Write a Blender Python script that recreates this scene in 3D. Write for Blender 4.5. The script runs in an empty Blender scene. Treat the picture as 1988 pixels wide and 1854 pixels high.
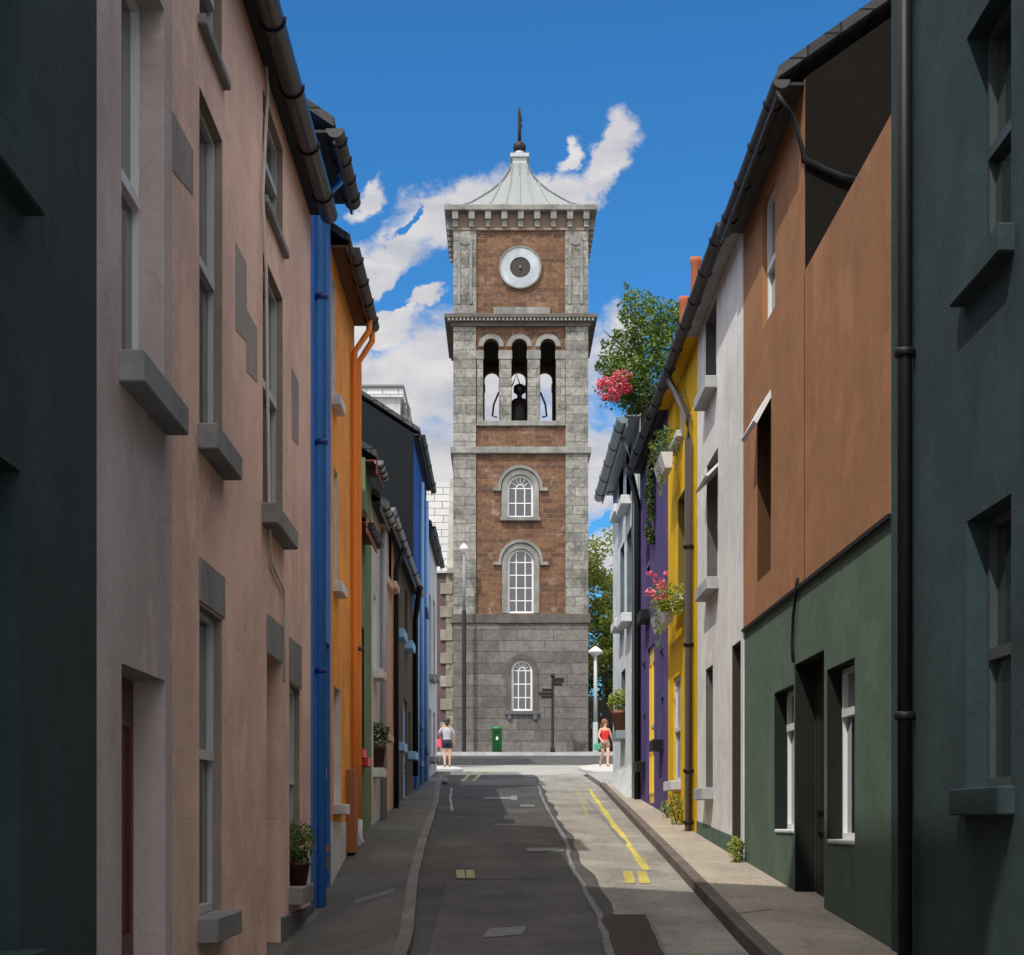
import bpy, bmesh, math, random
from mathutils import Vector, Matrix
from mathutils.geometry import tessellate_polygon
random.seed(7)
PI = math.pi
S = bpy.context.scene
C = S.collection
# ------------------------------------------------------------------ camera survey (painting measured in a 1988 x 1854 frame)
F, X0, HY, EYE = 3300.0, 975.0, 1590.0, 1.6
AL, AR = 1.8, 2.5                      # half widths of the lane, left and right of the camera
def dL(px): return F*AL/(X0-px)
def dR(px): return F*AR/(px-X0)
def zL(px, py): return EYE+(HY-py)*AL/(X0-px)
def zR(px, py): return EYE+(HY-py)*AR/(px-X0)
def at(px, py, d): return Vector(((px-X0)*d/F, d, EYE+(HY-py)*d/F))
def G(y):                               # height of the ground along the lane
    if y < 48: return .0605*y
    if y < 63: return 2.904+.04*(y-48)
    if y < 82: return 3.504+.064*(y-63)
    return 4.72
def sm(t): t = max(0., min(1., t)); return t*t*(3-2*t)
def GX(x, y):
    z = G(y)
    if x < -.6: z -= .36*(1-sm((y-16)/5.5))*min(1., (-x-.6)/1.2)
    return z
# ------------------------------------------------------------------ materials
def nt(name):
    m = bpy.data.materials.new(name); m.use_nodes = True
    n = m.node_tree.nodes; n.clear()
    o = n.new('ShaderNodeOutputMaterial'); p = n.new('ShaderNodeBsdfPrincipled')
    m.node_tree.links.new(p.outputs[0], o.inputs[0])
    return m, n, m.node_tree.links, p
def noise(n, l, src, scale, detail=6, rough=.6, vec=None):
    t = n.new('ShaderNodeTexNoise'); t.inputs['Scale'].default_value = scale
    t.inputs['Detail'].default_value = detail; t.inputs['Roughness'].default_value = rough
    if vec:
        mp = n.new('ShaderNodeMapping'); mp.inputs['Scale'].default_value = vec
        l.new(src, mp.inputs[0]); src = mp.outputs[0]
    l.new(src, t.inputs['Vector']); return t.outputs['Fac']
def ramp(n, l, fac, stops):
    r = n.new('ShaderNodeValToRGB'); e = r.color_ramp.elements
    while len(e) < len(stops): e.new(.5)
    for i, (p, c) in enumerate(stops):
        e[i].position = p; e[i].color = (c, c, c, 1) if isinstance(c, (int, float)) else (*c, 1)
    l.new(fac, r.inputs[0]); return r.outputs[0]
def mixc(n, l, mode, fac, a, b):
    m = n.new('ShaderNodeMix'); m.data_type = 'RGBA'; m.blend_type = mode
    for s, v in ((m.inputs[0], fac), (m.inputs[6], a), (m.inputs[7], b)):
        if hasattr(v, 'links'): l.new(v, s)
        elif isinstance(v, (int, float)): s.default_value = v
        else: s.default_value = (*v, 1)
    return m.outputs[2]
def pos(n): return n.new('ShaderNodeNewGeometry').outputs['Position']
def bump(n, l, p, h, strength, dist=.02, prev=None):
    b = n.new('ShaderNodeBump'); b.inputs['Strength'].default_value = strength; b.inputs['Distance'].default_value = dist
    l.new(h, b.inputs['Height']);
    if prev: l.new(prev, b.inputs['Normal'])
    l.new(b.outputs[0], p.inputs['Normal']); return b.outputs[0]
def dk(c, k): return tuple(x*k for x in c)
MATS = {}
def plaster(name, col, var=.22, streak=.2, rough=.85, courses=False, grain=1.0, crack=.22):
    if name in MATS: return MATS[name]
    m, n, l, p = nt(name); P = pos(n)
    a = noise(n, l, P, 1.3, 8, .65); b = noise(n, l, P, 2.0, 6, .65, (1.6, 1.6, .45)); f = noise(n, l, P, 60, 3, .6)
    c = mixc(n, l, 'MIX', ramp(n, l, a, [(.3, 0), (.7, 1)]), dk(col, 1-var), dk(col, 1+var*.5))
    c = mixc(n, l, 'MULTIPLY', streak, c, ramp(n, l, b, [(.35, .35), (.6, 1)]))
    cn = noise(n, l, P, .8, 4, .55); crk = ramp(n, l, cn, [(.4955, 1), (.4985, .25), (.5, .25), (.503, 1)]) 
    c = mixc(n, l, 'MULTIPLY', crack, c, crk)
    dn = noise(n, l, P, .55, 7, .7); c = mixc(n, l, 'MULTIPLY', .6, c, ramp(n, l, dn, [(.4, 1), (.55, .68), (.6, .98)]))
    hgt = f
    if courses:
        s = n.new('ShaderNodeSeparateXYZ'); l.new(P, s.inputs[0])
        q = n.new('ShaderNodeMath'); q.operation = 'MULTIPLY_ADD'; q.inputs[1].default_value = 1/.385; q.inputs[2].default_value = -1.6/.385+20
        l.new(s.outputs[2], q.inputs[0])
        r = n.new('ShaderNodeMath'); r.operation = 'FRACT'; l.new(q.outputs[0], r.inputs[0])
        rr = ramp(n, l, r.outputs[0], [(0, 0), (.018, 1)])
        brk = ramp(n, l, noise(n, l, P, 1.7, 2), [(.45, 0), (.55, 1)])
        rr = mixc(n, l, 'LIGHTEN', 1.0, rr, brk)
        c = mixc(n, l, 'MULTIPLY', .38, c, rr)
    l.new(c, p.inputs['Base Color']); p.inputs['Roughness'].default_value = rough; p.inputs['Specular IOR Level'].default_value = .22
    b1 = bump(n, l, p, hgt, .35*grain, .01); bump(n, l, p, a, .4*grain, .04, b1)
    MATS[name] = m; return m
def paint(name, col, rough=.5, var=.12, metal=0., spec=.5):
    if name in MATS: return MATS[name]
    m, n, l, p = nt(name); P = pos(n)
    a = noise(n, l, P, 9, 5, .6); c = mixc(n, l, 'MIX', a, dk(col, 1-var), dk(col, 1+var))
    l.new(c, p.inputs['Base Color']); p.inputs['Roughness'].default_value = rough; p.inputs['Metallic'].default_value = metal; p.inputs['Specular IOR Level'].default_value = spec
    bump(n, l, p, noise(n, l, P, 35, 3), .15, .005)
    MATS[name] = m; return m
def brick(name, c1, c2, mortar, w, h, ms, stain=.5, bstr=.6, rough=.9, off=0, dirt=(.12, .11, .09), dirtamt=.0, coarse=.0, ky=1., lime=0.):
    if name in MATS: return MATS[name]
    m, n, l, p = nt(name); P = pos(n)
    s = n.new('ShaderNodeSeparateXYZ'); l.new(P, s.inputs[0])
    ad = n.new('ShaderNodeMath'); ad.operation = 'ADD'; yk = n.new('ShaderNodeMath'); yk.operation = 'MULTIPLY'; yk.inputs[1].default_value = ky; l.new(s.outputs[1], yk.inputs[0]); l.new(s.outputs[0], ad.inputs[0]); l.new(yk.outputs[0], ad.inputs[1])
    cb = n.new('ShaderNodeCombineXYZ'); l.new(ad.outputs[0], cb.inputs[0]); l.new(s.outputs[2], cb.inputs[1])
    wn = n.new('ShaderNodeTexNoise'); wn.inputs['Scale'].default_value = 3.; l.new(P, wn.inputs['Vector'])
    v = n.new('ShaderNodeMix'); v.data_type = 'VECTOR'; v.inputs[0].default_value = .03*w+coarse
    l.new(cb.outputs[0], v.inputs[4]); l.new(wn.outputs['Color'], v.inputs[5])
    b = n.new('ShaderNodeTexBrick'); l.new(v.outputs[1], b.inputs['Vector'])
    b.inputs['Scale'].default_value = 1.; b.inputs['Brick Width'].default_value = w; b.inputs['Row Height'].default_value = h
    b.inputs['Mortar Size'].default_value = ms; b.inputs['Mortar Smooth'].default_value = .4; b.inputs['Bias'].default_value = 0
    b.offset = .5; b.squash = 1.3; b.squash_frequency = 3
    b.inputs['Color1'].default_value = (*c1, 1); b.inputs['Color2'].default_value = (*c2, 1); b.inputs['Mortar'].default_value = (*mortar, 1)
    a = noise(n, l, P, 1.1, 9, .7); f = noise(n, l, P, 7, 6, .7)
    c = mixc(n, l, 'MULTIPLY', stain, b.outputs['Color'], ramp(n, l, f, [(.3, .35), (.65, 1.15)]))
    if dirtamt > 0: c = mixc(n, l, 'MIX', mixc(n, l, 'MULTIPLY', 1., ramp(n, l, a, [(.5, 0), (.68, 1)]), (dirtamt,)*3), c, dirt)
    if lime: ln = noise(n, l, P, .75, 9, .75); c = mixc(n, l, 'MIX', mixc(n, l, 'MULTIPLY', 1., ramp(n, l, ln, [(.56, 0), (.66, 1)]), (lime,)*3), c, (.33, .25, .19))
    l.new(c, p.inputs['Base Color']); p.inputs['Roughness'].default_value = rough
    iv = n.new('ShaderNodeMath'); iv.operation = 'SUBTRACT'; iv.inputs[0].default_value = 1; l.new(b.outputs['Fac'], iv.inputs[1])
    b1 = bump(n, l, p, iv.outputs[0], bstr, .03); bump(n, l, p, f, .5, .03, b1)
    MATS[name] = m; return m
def glass(name, col=(.02, .025, .03), rough=.05):
    if name in MATS: return MATS[name]
    m, n, l, p = nt(name); P = pos(n)
    p.inputs['Base Color'].default_value = (*col, 1); p.inputs['Roughness'].default_value = rough
    p.inputs['Specular IOR Level'].default_value = .9
    bump(n, l, p, noise(n, l, P, 2.5, 2), .06, .02)
    MATS[name] = m; return m
def leafmat(name, a, b, trans=.3):
    if name in MATS: return MATS[name]
    m, n, l, p = nt(name); P = pos(n)
    oi = noise(n, l, P, 4.5, 3, .7)
    c = mixc(n, l, 'MIX', ramp(n, l, oi, [(.35, 0), (.65, 1)]), a, b)
    l.new(c, p.inputs['Base Color']); p.inputs['Roughness'].default_value = .5
    tr = n.new('ShaderNodeBsdfTranslucent'); l.new(c, tr.inputs[0])
    ms = n.new('ShaderNodeMixShader'); ms.inputs[0].default_value = trans
    l.new(p.outputs[0], ms.inputs[1]); l.new(tr.outputs[0], ms.inputs[2])
    l.new(ms.outputs[0], [x for x in n if x.type == 'OUTPUT_MATERIAL'][0].inputs[0])
    MATS[name] = m; return m
def asphalt(name, col, var=.3, patch=.35, grain=1.0, wet=.8, scale=1.):
    if name in MATS: return MATS[name]
    m, n, l, p = nt(name); P = pos(n)
    a = noise(n, l, P, .9*scale, 7, .65); st = noise(n, l, P, 1.6*scale, 5, .6, (1, .25, 1)); f = noise(n, l, P, 90, 2, .7); g = noise(n, l, P, 14, 5, .7)
    c = mixc(n, l, 'MIX', ramp(n, l, a, [(.35, 0), (.68, 1)]), dk(col, 1-var), dk(col, 1+var))
    c = mixc(n, l, 'MULTIPLY', patch, c, ramp(n, l, st, [(.38, .45), (.6, 1.1)]))
    c = mixc(n, l, 'MULTIPLY', .5*grain, c, ramp(n, l, f, [(.38, .3), (.62, 1.7)]))
    c = mixc(n, l, 'MULTIPLY', .3, c, ramp(n, l, g, [(.35, .6), (.65, 1.2)]))
    cn = noise(n, l, P, .9*scale, 5, .6); c = mixc(n, l, 'MULTIPLY', .6, c, ramp(n, l, cn, [(.492, 1), (.4985, .3), (.501, .3), (.506, 1)]))
    l.new(c, p.inputs['Base Color']); p.inputs['Roughness'].default_value = wet; p.inputs['Specular IOR Level'].default_value = .3
    bump(n, l, p, f, .5, .008)
    MATS[name] = m; return m
# ------------------------------------------------------------------ mesh helpers
WL = {}                                 # world location of every object built
class MB:
    def __init__(s): s.bm = bmesh.new()
    def box(s, x0, x1, y0, y1, z0, z1, bev=0.):
        v = [s.bm.verts.new((x, y, z)) for x in (x0, x1) for y in (y0, y1) for z in (z0, z1)]
        fs = [s.bm.faces.new([v[i] for i in q]) for q in ((0,1,3,2),(4,6,7,5),(0,4,5,1),(2,3,7,6),(0,2,6,4),(1,5,7,3))]
        if bev: bmesh.ops.bevel(s.bm, geom=list({e for f in fs for e in f.edges}), offset=bev, segments=1, affect='EDGES')
        return s
    def hexa(s, b, t):                  # two quads, bottom and top
        v = [s.bm.verts.new(p) for p in list(b)+list(t)]
        for q in ((3,2,1,0),(4,5,6,7),(0,1,5,4),(1,2,6,5),(2,3,7,6),(3,0,4,7)): s.bm.faces.new([v[i] for i in q])
        return s
    def face(s, pts): s.bm.faces.new([s.bm.verts.new(p) for p in pts]); return s
    def tube(s, path, r, n=10, caps=True, flat=1.):
        path = [Vector(p) for p in path]; rr = r if hasattr(r, '__len__') else [r]*len(path); rings = []
        for i, p in enumerate(path):
            t = (path[min(i+1, len(path)-1)]-path[max(i-1, 0)]).normalized()
            a = t.cross(Vector((0, 0, 1)) if abs(t.z) < .9 else Vector((0, 1, 0))).normalized(); b = t.cross(a)
            rings.append([s.bm.verts.new(p+(a*math.cos(k*2*PI/n)+b*math.sin(k*2*PI/n)*flat)*rr[i]) for k in range(n)])
        for A, B in zip(rings, rings[1:]):
            for k in range(n): s.bm.faces.new((A[k], A[(k+1)%n], B[(k+1)%n], B[k])).smooth = n > 6
        if caps: s.bm.faces.new(rings[0][::-1]); s.bm.faces.new(rings[-1])
        return s
    def lathe(s, c, prof, n=20, smooth=True, rot=0.):
        rings = [[s.bm.verts.new((c[0]+r*math.cos(rot+k*2*PI/n), c[1]+r*math.sin(rot+k*2*PI/n), c[2]+z)) for k in range(n)] for r, z in prof]
        for A, B in zip(rings, rings[1:]):
            for k in range(n): s.bm.faces.new((A[k], A[(k+1)%n], B[(k+1)%n], B[k])).smooth = smooth
        s.bm.faces.new(rings[0][::-1]); s.bm.faces.new(rings[-1]); return s
    def sweep(s, prof, y0, y1, z0=0., z1=0., closed=True):   # profile in (x,z) swept along y
        A = [s.bm.verts.new((x, y0, z+z0)) for x, z in prof]; B = [s.bm.verts.new((x, y1, z+z1)) for x, z in prof]; n = len(prof)
        for k in range(n if closed else n-1): s.bm.faces.new((A[k], A[(k+1)%n], B[(k+1)%n], B[k]))
        if closed: s.bm.faces.new(A[::-1]); s.bm.faces.new(B)
        return s
    def slab(s, outer, holes, T, P):    # outline with openings, thickness T, P(u,v,w) places it
        loops = [outer]+holes; flat = [p for lp in loops for p in lp]
        tris = tessellate_polygon([[Vector((a, b, 0)) for a, b in lp] for lp in loops])
        fr = [s.bm.verts.new(P(a, b, 0)) for a, b in flat]; bk = [s.bm.verts.new(P(a, b, T)) for a, b in flat]
        for t in tris:
            try: s.bm.faces.new([fr[i] for i in t]); s.bm.faces.new([bk[i] for i in t][::-1])
            except ValueError: pass
        k = 0
        for lp in loops:
            for i in range(len(lp)):
                a, b = k+i, k+(i+1) % len(lp); s.bm.faces.new((fr[a], fr[b], bk[b], bk[a]))
            k += len(lp)
        return s
    def build(s, name, mat, parent=None, smooth=False, origin=None):
        bm = s.bm; bmesh.ops.recalc_face_normals(bm, faces=bm.faces[:])
        lo = Vector([min(v.co[i] for v in bm.verts) for i in range(3)]); hi = Vector([max(v.co[i] for v in bm.verts) for i in range(3)])
        c = Vector(origin) if origin else Vector(((lo.x+hi.x)/2, (lo.y+hi.y)/2, lo.z))
        for v in bm.verts: v.co -= c
        me = bpy.data.meshes.new(name); bm.to_mesh(me); bm.free()
        for m in (mat if isinstance(mat, (list, tuple)) else [mat]): me.materials.append(m)
        if smooth:
            for p in me.polygons: p.use_smooth = True
        o = bpy.data.objects.new(name, me); C.objects.link(o); WL[o.name] = c
        if parent: o.parent = parent; o.location = c-WL[parent.name]
        else: o.location = c
        return o
def tag(o, label=None, cat=None, group=None, kind=None):
    for k, v in (('label', label), ('category', cat), ('group', group), ('kind', kind)):
        if v: o[k] = v
    return o
def empty(name, loc, label, cat, group=None):
    o = bpy.data.objects.new(name, None); C.objects.link(o); o.location = loc; o.empty_display_size = .3
    WL[o.name] = Vector(loc); return tag(o, label, cat, group)
def structure(o): o['kind'] = 'structure'; return o
def leaves(mb, n, size, where, lean=.5, aspect=.55, mat=0):
    for _ in range(n):
        p = where(); sz = size*random.uniform(.6, 1.25)
        d = Vector((random.gauss(0, 1), random.gauss(0, 1), random.gauss(0, 1)*lean)).normalized()
        e = d.cross(Vector((random.gauss(0, .5), random.gauss(0, .5), 1))).normalized()*aspect*.5; u = d.cross(e).normalized()*.12
        a = mb.bm.verts.new(p-d*sz*.5); b = mb.bm.verts.new(p+e*sz+u*sz); c = mb.bm.verts.new(p+d*sz*.5); f = mb.bm.verts.new(p-e*sz+u*sz)
        q = mb.bm.faces.new((a, b, c)); q.material_index = mat; q = mb.bm.faces.new((a, c, f)); q.material_index = mat
def inball(c, r):
    while True:
        v = Vector((random.uniform(-1, 1), random.uniform(-1, 1), random.uniform(-1, 1)))
        if v.length < 1: return Vector((c[0]+v.x*r[0], c[1]+v.y*r[1], c[2]+v.z*r[2]))
# ------------------------------------------------------------------ common materials
M_slate = brick('slate', (.045, .047, .05), (.075, .075, .08), (.015, .015, .016), .3, .2, .012, stain=.4)
M_black = paint('black_iron', (.01, .01, .012), .5, .12, 0, .25); M_soffit = paint('dark_board', (.02, .021, .026), .7)
M_gut = paint('grey_gutter', (.055, .055, .057), .6, .25); M_glass = glass('window_glass'); M_whitep = paint('white_paint', (.72, .73, .74), .45, .05)
M_greyst = plaster('grey_stone', (.28, .28, .28)); M_greysill = plaster('grey_sill', (.3, .31, .32))
M_curt = plaster('net_curtain', (.35, .35, .35)); M_lead = paint('lead', (.16, .17, .18), .5)
# ------------------------------------------------------------------ house builder
def side_map(side): 
    fx, s = (-AL, -1) if side == 'L' else (AR, 1)
    return fx, s, (lambda u, v, w: (fx+s*w, u, v))
def hole(side, xa, xb, xr, yt, yb):     # opening from pixel columns xa..xb, heights read at column xr
    d, z = (dL, zL) if side == 'L' else (dR, zR)
    a, b = sorted((d(xa), d(xb))); return (a, b, z(xr, yb), z(xr, yt))
def rect(h): return [(h[0], h[2]), (h[1], h[2]), (h[1], h[3]), (h[0], h[3])]
def add_window(root, side, h, frame, r=.11, sill=M_greysill, sh=.13, sp=.13, rail=.5, pane=None, vbar=False, sx=.06, label=None, sidef=.05, jamb=None):
    fx, s, P = side_map(side); a, b, z0, z1 = h
    def bx(m, u0, u1, v0, v1, w0, w1):
        x = sorted((fx+s*w0, fx+s*w1)); m.box(x[0], x[1], u0, u1, v0, v1)
    m = MB(); f = sidef; g = .003
    bx(m, a+g, a+f, z0+g, z1-g, r, r+.06); bx(m, b-f, b-g, z0+g, z1-g, r, r+.06)
    bx(m, a+f, b-f, z1-f, z1-g, r, r+.06); bx(m, a+f, b-f, z0+.013, z0+f+.02, r, r+.06)
    if rail:
        zr = z0+(z1-z0)*rail
        bx(m, a+f, b-f, zr-.03, zr+.03, r-.012, r+.055)
        bx(m, a+f, a+f+.035, zr+.03, z1-f, r-.01, r+.05); bx(m, b-f-.035, b-f, zr+.03, z1-f, r-.01, r+.05)
    if vbar: bx(m, (a+b)/2-.014, (a+b)/2+.014, z0+f, z1-f, r+.005, r+.04)
    w = m.build('window', frame, root)
    if label: w['label'] = label
    m = MB(); bx(m, a+f*.6, b-f*.6, z0+f*.6, z1-f*.6, r+.032, r+.045); m.build('pane', pane or M_glass, w)
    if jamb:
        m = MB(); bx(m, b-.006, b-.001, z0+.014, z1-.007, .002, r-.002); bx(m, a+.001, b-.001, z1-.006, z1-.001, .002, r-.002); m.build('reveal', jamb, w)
    if sill:
        m = MB(); bx(m, a-sx, b+sx, z0-sh, z0+.012, -sp, r); bmesh.ops.bevel(m.bm, geom=m.bm.edges[:], offset=.008, segments=1, affect='EDGES'); m.build('sill', sill, w)
    return w
def add_door(root, side, h, mat, r=.14, panels=True, handle=M_lead, letter=True, jamb=None):
    fx, s, P = side_map(side); a, b, z0, z1 = h
    def bx(m, u0, u1, v0, v1, w0, w1):
        x = sorted((fx+s*w0, fx+s*w1)); m.box(x[0], x[1], u0, u1, v0, v1)
    m = MB(); bx(m, a+.003, b-.003, z0, z1-.003, r+.02, r+.07)
    if panels:
        wd, hh = b-a, z1-z0
        for k in (0, 1):
            u0 = a+wd*(.12+.42*k); u1 = u0+wd*.34
            for v0, v1 in ((.06, .33), (.4, .9)):
                bx(m, u0, u1, z0+hh*v0, z0+hh*v0+.03, r, r+.02); bx(m, u0, u1, z0+hh*v1-.03, z0+hh*v1, r, r+.02)
                bx(m, u0, u0+.03, z0+hh*v0+.03, z0+hh*v1-.03, r, r+.02); bx(m, u1-.03, u1, z0+hh*v0+.03, z0+hh*v1-.03, r, r+.02)
    d = m.build('door', mat, root)
    m = MB(); zc = z0+(z1-z0)*.47; c = (fx+s*(r-.02), a+(b-a)*.12, zc); m.lathe((c[0], c[1], c[2]-.03), [(.005, 0), (.025, .01), (.03, .03), (.025, .05), (.005, .06)], 10); m.build('handle', handle, d)
    if jamb:
        m = MB(); bx(m, b-.006, b-.001, z0+.014, z1-.007, .002, r+.015); bx(m, a+.001, b-.001, z1-.006, z1-.001, .002, r+.015); m.build('reveal', jamb, d)
    if letter:
        m = MB(); bx(m, (a+b)/2-.12, (a+b)/2+.12, zc+.02, zc+.08, r+.005, r+.018); m.build('letter_plate', handle, d)
    return d
def gutter(root, side, y0, y1, z, ag, mat, r=.075, n_br=4, brmat=M_black, dz=0.):
    s = -1 if side == 'L' else 1; x = s*ag
    th = [PI+k*PI/16 for k in range(17)]
    prof = [(x+r*math.cos(t), z+r*math.sin(t)) for t in th]+[(x+(r-.012)*math.cos(t), z+(r-.012)*math.sin(t)) for t in th[::-1]]
    m = MB(); m.sweep(prof, y0, y1, 0, dz)
    for yy, q in ((y0, 0), (y1-.006, dz)):
        pr = [(x+(r-.001)*math.cos(t), z+(r-.001)*math.sin(t)) for t in th]; m.sweep(pr, yy+.001, yy+.005, q, q)
    g = m.build('gutter', mat, root)
    for k in range(n_br):
        t = (k+.5)/n_br; yy = y0+(y1-y0)*t; zz = z+dz*t; m = MB(); R = r+.008
        m.tube([(x+R*math.cos(a), yy, zz+R*math.sin(a)) for a in [PI*.95+i*PI*1.1/8 for i in range(9)]], .009, 5); m.build('bracket', brmat, g)
    return g
def roof(root, side, y0, y1, ez, ov, mat=M_slate, pitch=34, half=3.2, sof=M_soffit, fas=M_soffit, fh=.16, verge=.0, ez1=None):
    fx, s, P = side_map(side); t = math.tan(math.radians(pitch)); ez1 = ez if ez1 is None else ez1
    m = MB(); th = .09
    xo, xr, xb = fx-s*ov, fx+s*half, fx+s*(2*half+.2)
    for (xa, za, xc, zc) in ((xo, 0, xr, (half+ov)*t), (xr, (half+ov)*t, xb, (half+ov)*t-(half+.2)*t)):
        m.hexa([(xa, y0-verge, ez+za), (xa, y1+verge, ez1+za), (xc, y1+verge, ez1+zc), (xc, y0-verge, ez+zc)],
               [(xa, y0-verge, ez+za+th), (xa, y1+verge, ez1+za+th), (xc, y1+verge, ez1+zc+th), (xc, y0-verge, ez+zc+th)])
    ro = m.build('roof', mat, root)
    m = MB(); a, b = sorted((xo+s*.012, fx-s*.002)); m.box(a, b, y0+.004, y1-.004, ez-.05, ez-.025); m.build('soffit', sof, ro)
    m = MB(); a, b = sorted((xo-s*.012, xo+s*.01)); m.hexa([(a, y0, ez-fh), (b, y0, ez-fh), (b, y1, ez1-fh), (a, y1, ez1-fh)], [(a, y0, ez+.02), (b, y0, ez+.02), (b, y1, ez1+.02), (a, y1, ez1+.02)]); m.build('fascia', fas, ro)
    return ro
def house_shell(root, side, y0, y1, ez, holes, mat, half=3.2, pitch=34, gmat=None, gz0=None, top=None, T=.28):
    fx, s, P = side_map(side); g0 = min(G(y0), G(y1))-.45
    outer = [(y0, g0), (y1, g0), (y1, ez), (y0, ez)] if top is None else [(y0, g0), (y1, g0)]+top
    m = MB(); m.slab(outer, [rect(h) for h in holes], T, P)
    t = math.tan(math.radians(pitch)); xb = 2*half
    def gable(ya, yb):
        pts = [(T, g0), (xb, g0), (xb, ez), (half, ez+(half)*t-.02), (T, ez+T*t-.02)]
        mm.hexa
        A = [(fx+s*w, ya, z) for w, z in pts]; B = [(fx+s*w, yb, z) for w, z in pts]
        va = [mm.bm.verts.new(p) for p in A]; vb = [mm.bm.verts.new(p) for p in B]
        mm.bm.faces.new(va); mm.bm.faces.new(vb[::-1])
        for k in range(5): mm.bm.faces.new((va[k], va[(k+1) % 5], vb[(k+1) % 5], vb[k]))
    if gmat is None:
        mm = m; gable(y0, y0+.2); gable(y1-.2, y1); w = m.build('wall', mat, root)
    else:
        mm = m; gable(y1-.2, y1); w = m.build('wall', mat, root)
        mm = MB(); gable(y0, y0+.2); T = .003; gable(y0-.03, y0-.004); mm.build('gable_wall', gmat, root)
    m = MB(); x = sorted((fx+s*xb, fx+s*(xb+.2))); m.box(x[0], x[1], y0, y1, g0, ez); m.build('rear_wall', mat, root)
    return w
def downpipe(root, pts, mat, r=.04, brk=(), brm=M_black):
    m = MB(); m.tube(pts, r, 12); p = m.build('downpipe', mat, root)
    for b in brk:
        q = MB(); q.lathe((b[0], b[1], b[2]), [(r+.012, 0), (r+.02, .01), (r+.02, .04), (r+.012, .05)], 12); q.build('pipe_bracket', brm, p)
    return p
EP = .003
# ================================================================== LEFT SIDE
# dark teal house at the near end
Y = [1.5, dL(188)-EP]
r = empty('terraced_house', (-AL-1, 4, 0), 'tall dark slate-teal rendered house at the extreme near left of the lane', 'house', 'houses on the left side of the lane')
tealm = plaster('teal_render', (.035, .06, .065)); hs = [(5.55, 6.35, 1.1, 2.9), (5.55, 6.35, 4.0, 5.7)]
TEALZ = 12.6
house_shell(r, 'L', Y[0], Y[1], TEALZ, hs, tealm); roof(r, 'L', Y[0], Y[1], TEALZ, .2)
for h in hs: add_window(r, 'L', h, paint('dark_sash', (.05, .06, .06), .5), sill=tealm, sp=.08)
# lilac grey house
Y = [dL(188), dL(334)-EP]; ez = 7.6
r = empty('terraced_house', (-AL-1, 8.4, .4), 'lilac-grey rendered house with dark red door nearest the camera on the left', 'house', 'houses on the left side of the lane')
lil = plaster('lilac_render', (.6, .5, .5), .1)
hs = [hole('L', 236, 319, 319, 20, 790), hole('L', 236, 321, 321, 1322, 2150)]
house_shell(r, 'L', Y[0], Y[1], ez, hs, lil); roof(r, 'L', Y[0], Y[1], ez, .2)
add_window(r, 'L', hs[0], M_whitep, r=.13, sp=.12, sill=M_greysill, sh=.14)
add_door(r, 'L', hs[1], paint('dark_red_paint', (.09, .012, .01), .4), r=.15)
# pink house
Y = [dL(334), dL(603)-EP]; ez = 1.6+5.72
r = empty('terraced_house', (-AL-1, 12, .6), 'dusty pink rendered three storey house with scored courses, grey lintels and sills', 'house', 'houses on the left side of the lane')
pink = plaster('pink_render', (.83, .57, .47), .08, .14, courses=True)
W = {}
W['g1'] = hole('L', 387, 431, 387, 1172, 1785); W['f1'] = hole('L', 387, 432, 387, 165, 829); W['s1'] = hole('L', 387, 431, 387, -238, 38)
W['f2'] = hole('L', 510, 549, 510, 488, 981); W['s2'] = hole('L', 510, 549, 510, 170, 386); W['d'] = hole('L', 518, 545, 518, 1269, 1900)
W['g3'] = hole('L', 562, 582, 562, 1326, 1725)
house_shell(r, 'L', Y[0], Y[1], ez, list(W.values()), pink)
ro = roof(r, 'L', Y[0], Y[1]-.004, ez, .2, fas=paint('fascia_grey', (.11, .11, .115), .5), sof=paint('soffit_blue', (.02, .028, .035), .6, .12, 0, .2), fh=.1)
gutter(r, 'L', Y[0], Y[1]+.02, ez-.04, 1.8-.17, paint('black_gutter', (.015, .017, .024), .35), r=.085, n_br=6)
for k in ('g1', 'f1', 's1', 'f2', 's2', 'g3'):
    pn = M_curt if k == 's1' else None
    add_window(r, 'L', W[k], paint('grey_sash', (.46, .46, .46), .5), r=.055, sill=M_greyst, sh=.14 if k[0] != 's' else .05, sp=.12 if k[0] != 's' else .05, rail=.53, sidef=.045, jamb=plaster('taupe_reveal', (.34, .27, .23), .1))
add_door(r, 'L', W['d'], paint('brown_door', (.09, .06, .045), .5), r=.1)
for k, y0, y1 in (('g1', 1082, 1168), ('d', 1192, 1268), ('g3', 1238, 1324)):
    h = W[k]; xr = {'g1': 387, 'd': 518, 'g3': 562}[k]; m = MB(); m.box(-AL-.05, -AL+.012, h[0]-.02, h[1]+.06, zL(xr, y1)+.004, zL(xr, y0)); m.build('lintel', M_greyst, r)
for (xa, xb, ya, yb) in ((334, 374, 215, 330), (457, 478, 470, 640), (478, 499, 600, 720), (566, 579, 715, 850)):   # grey quads painting shadow and window reflections onto the wall
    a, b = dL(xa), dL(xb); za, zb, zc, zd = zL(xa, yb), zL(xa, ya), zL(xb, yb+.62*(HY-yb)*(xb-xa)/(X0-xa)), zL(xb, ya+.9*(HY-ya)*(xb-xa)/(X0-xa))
    m = MB(); m.slab([(a, za), (b, zc), (b, zd), (a, zb)], [], .02, lambda u, v, w: (-AL+.004-w, u, v)); m.build('light_shade_patch', plaster('light_shade_patch', (.36, .325, .295), .1), r)
m = MB(); a, b = W['d'][0]-.0, W['d'][1]
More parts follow.
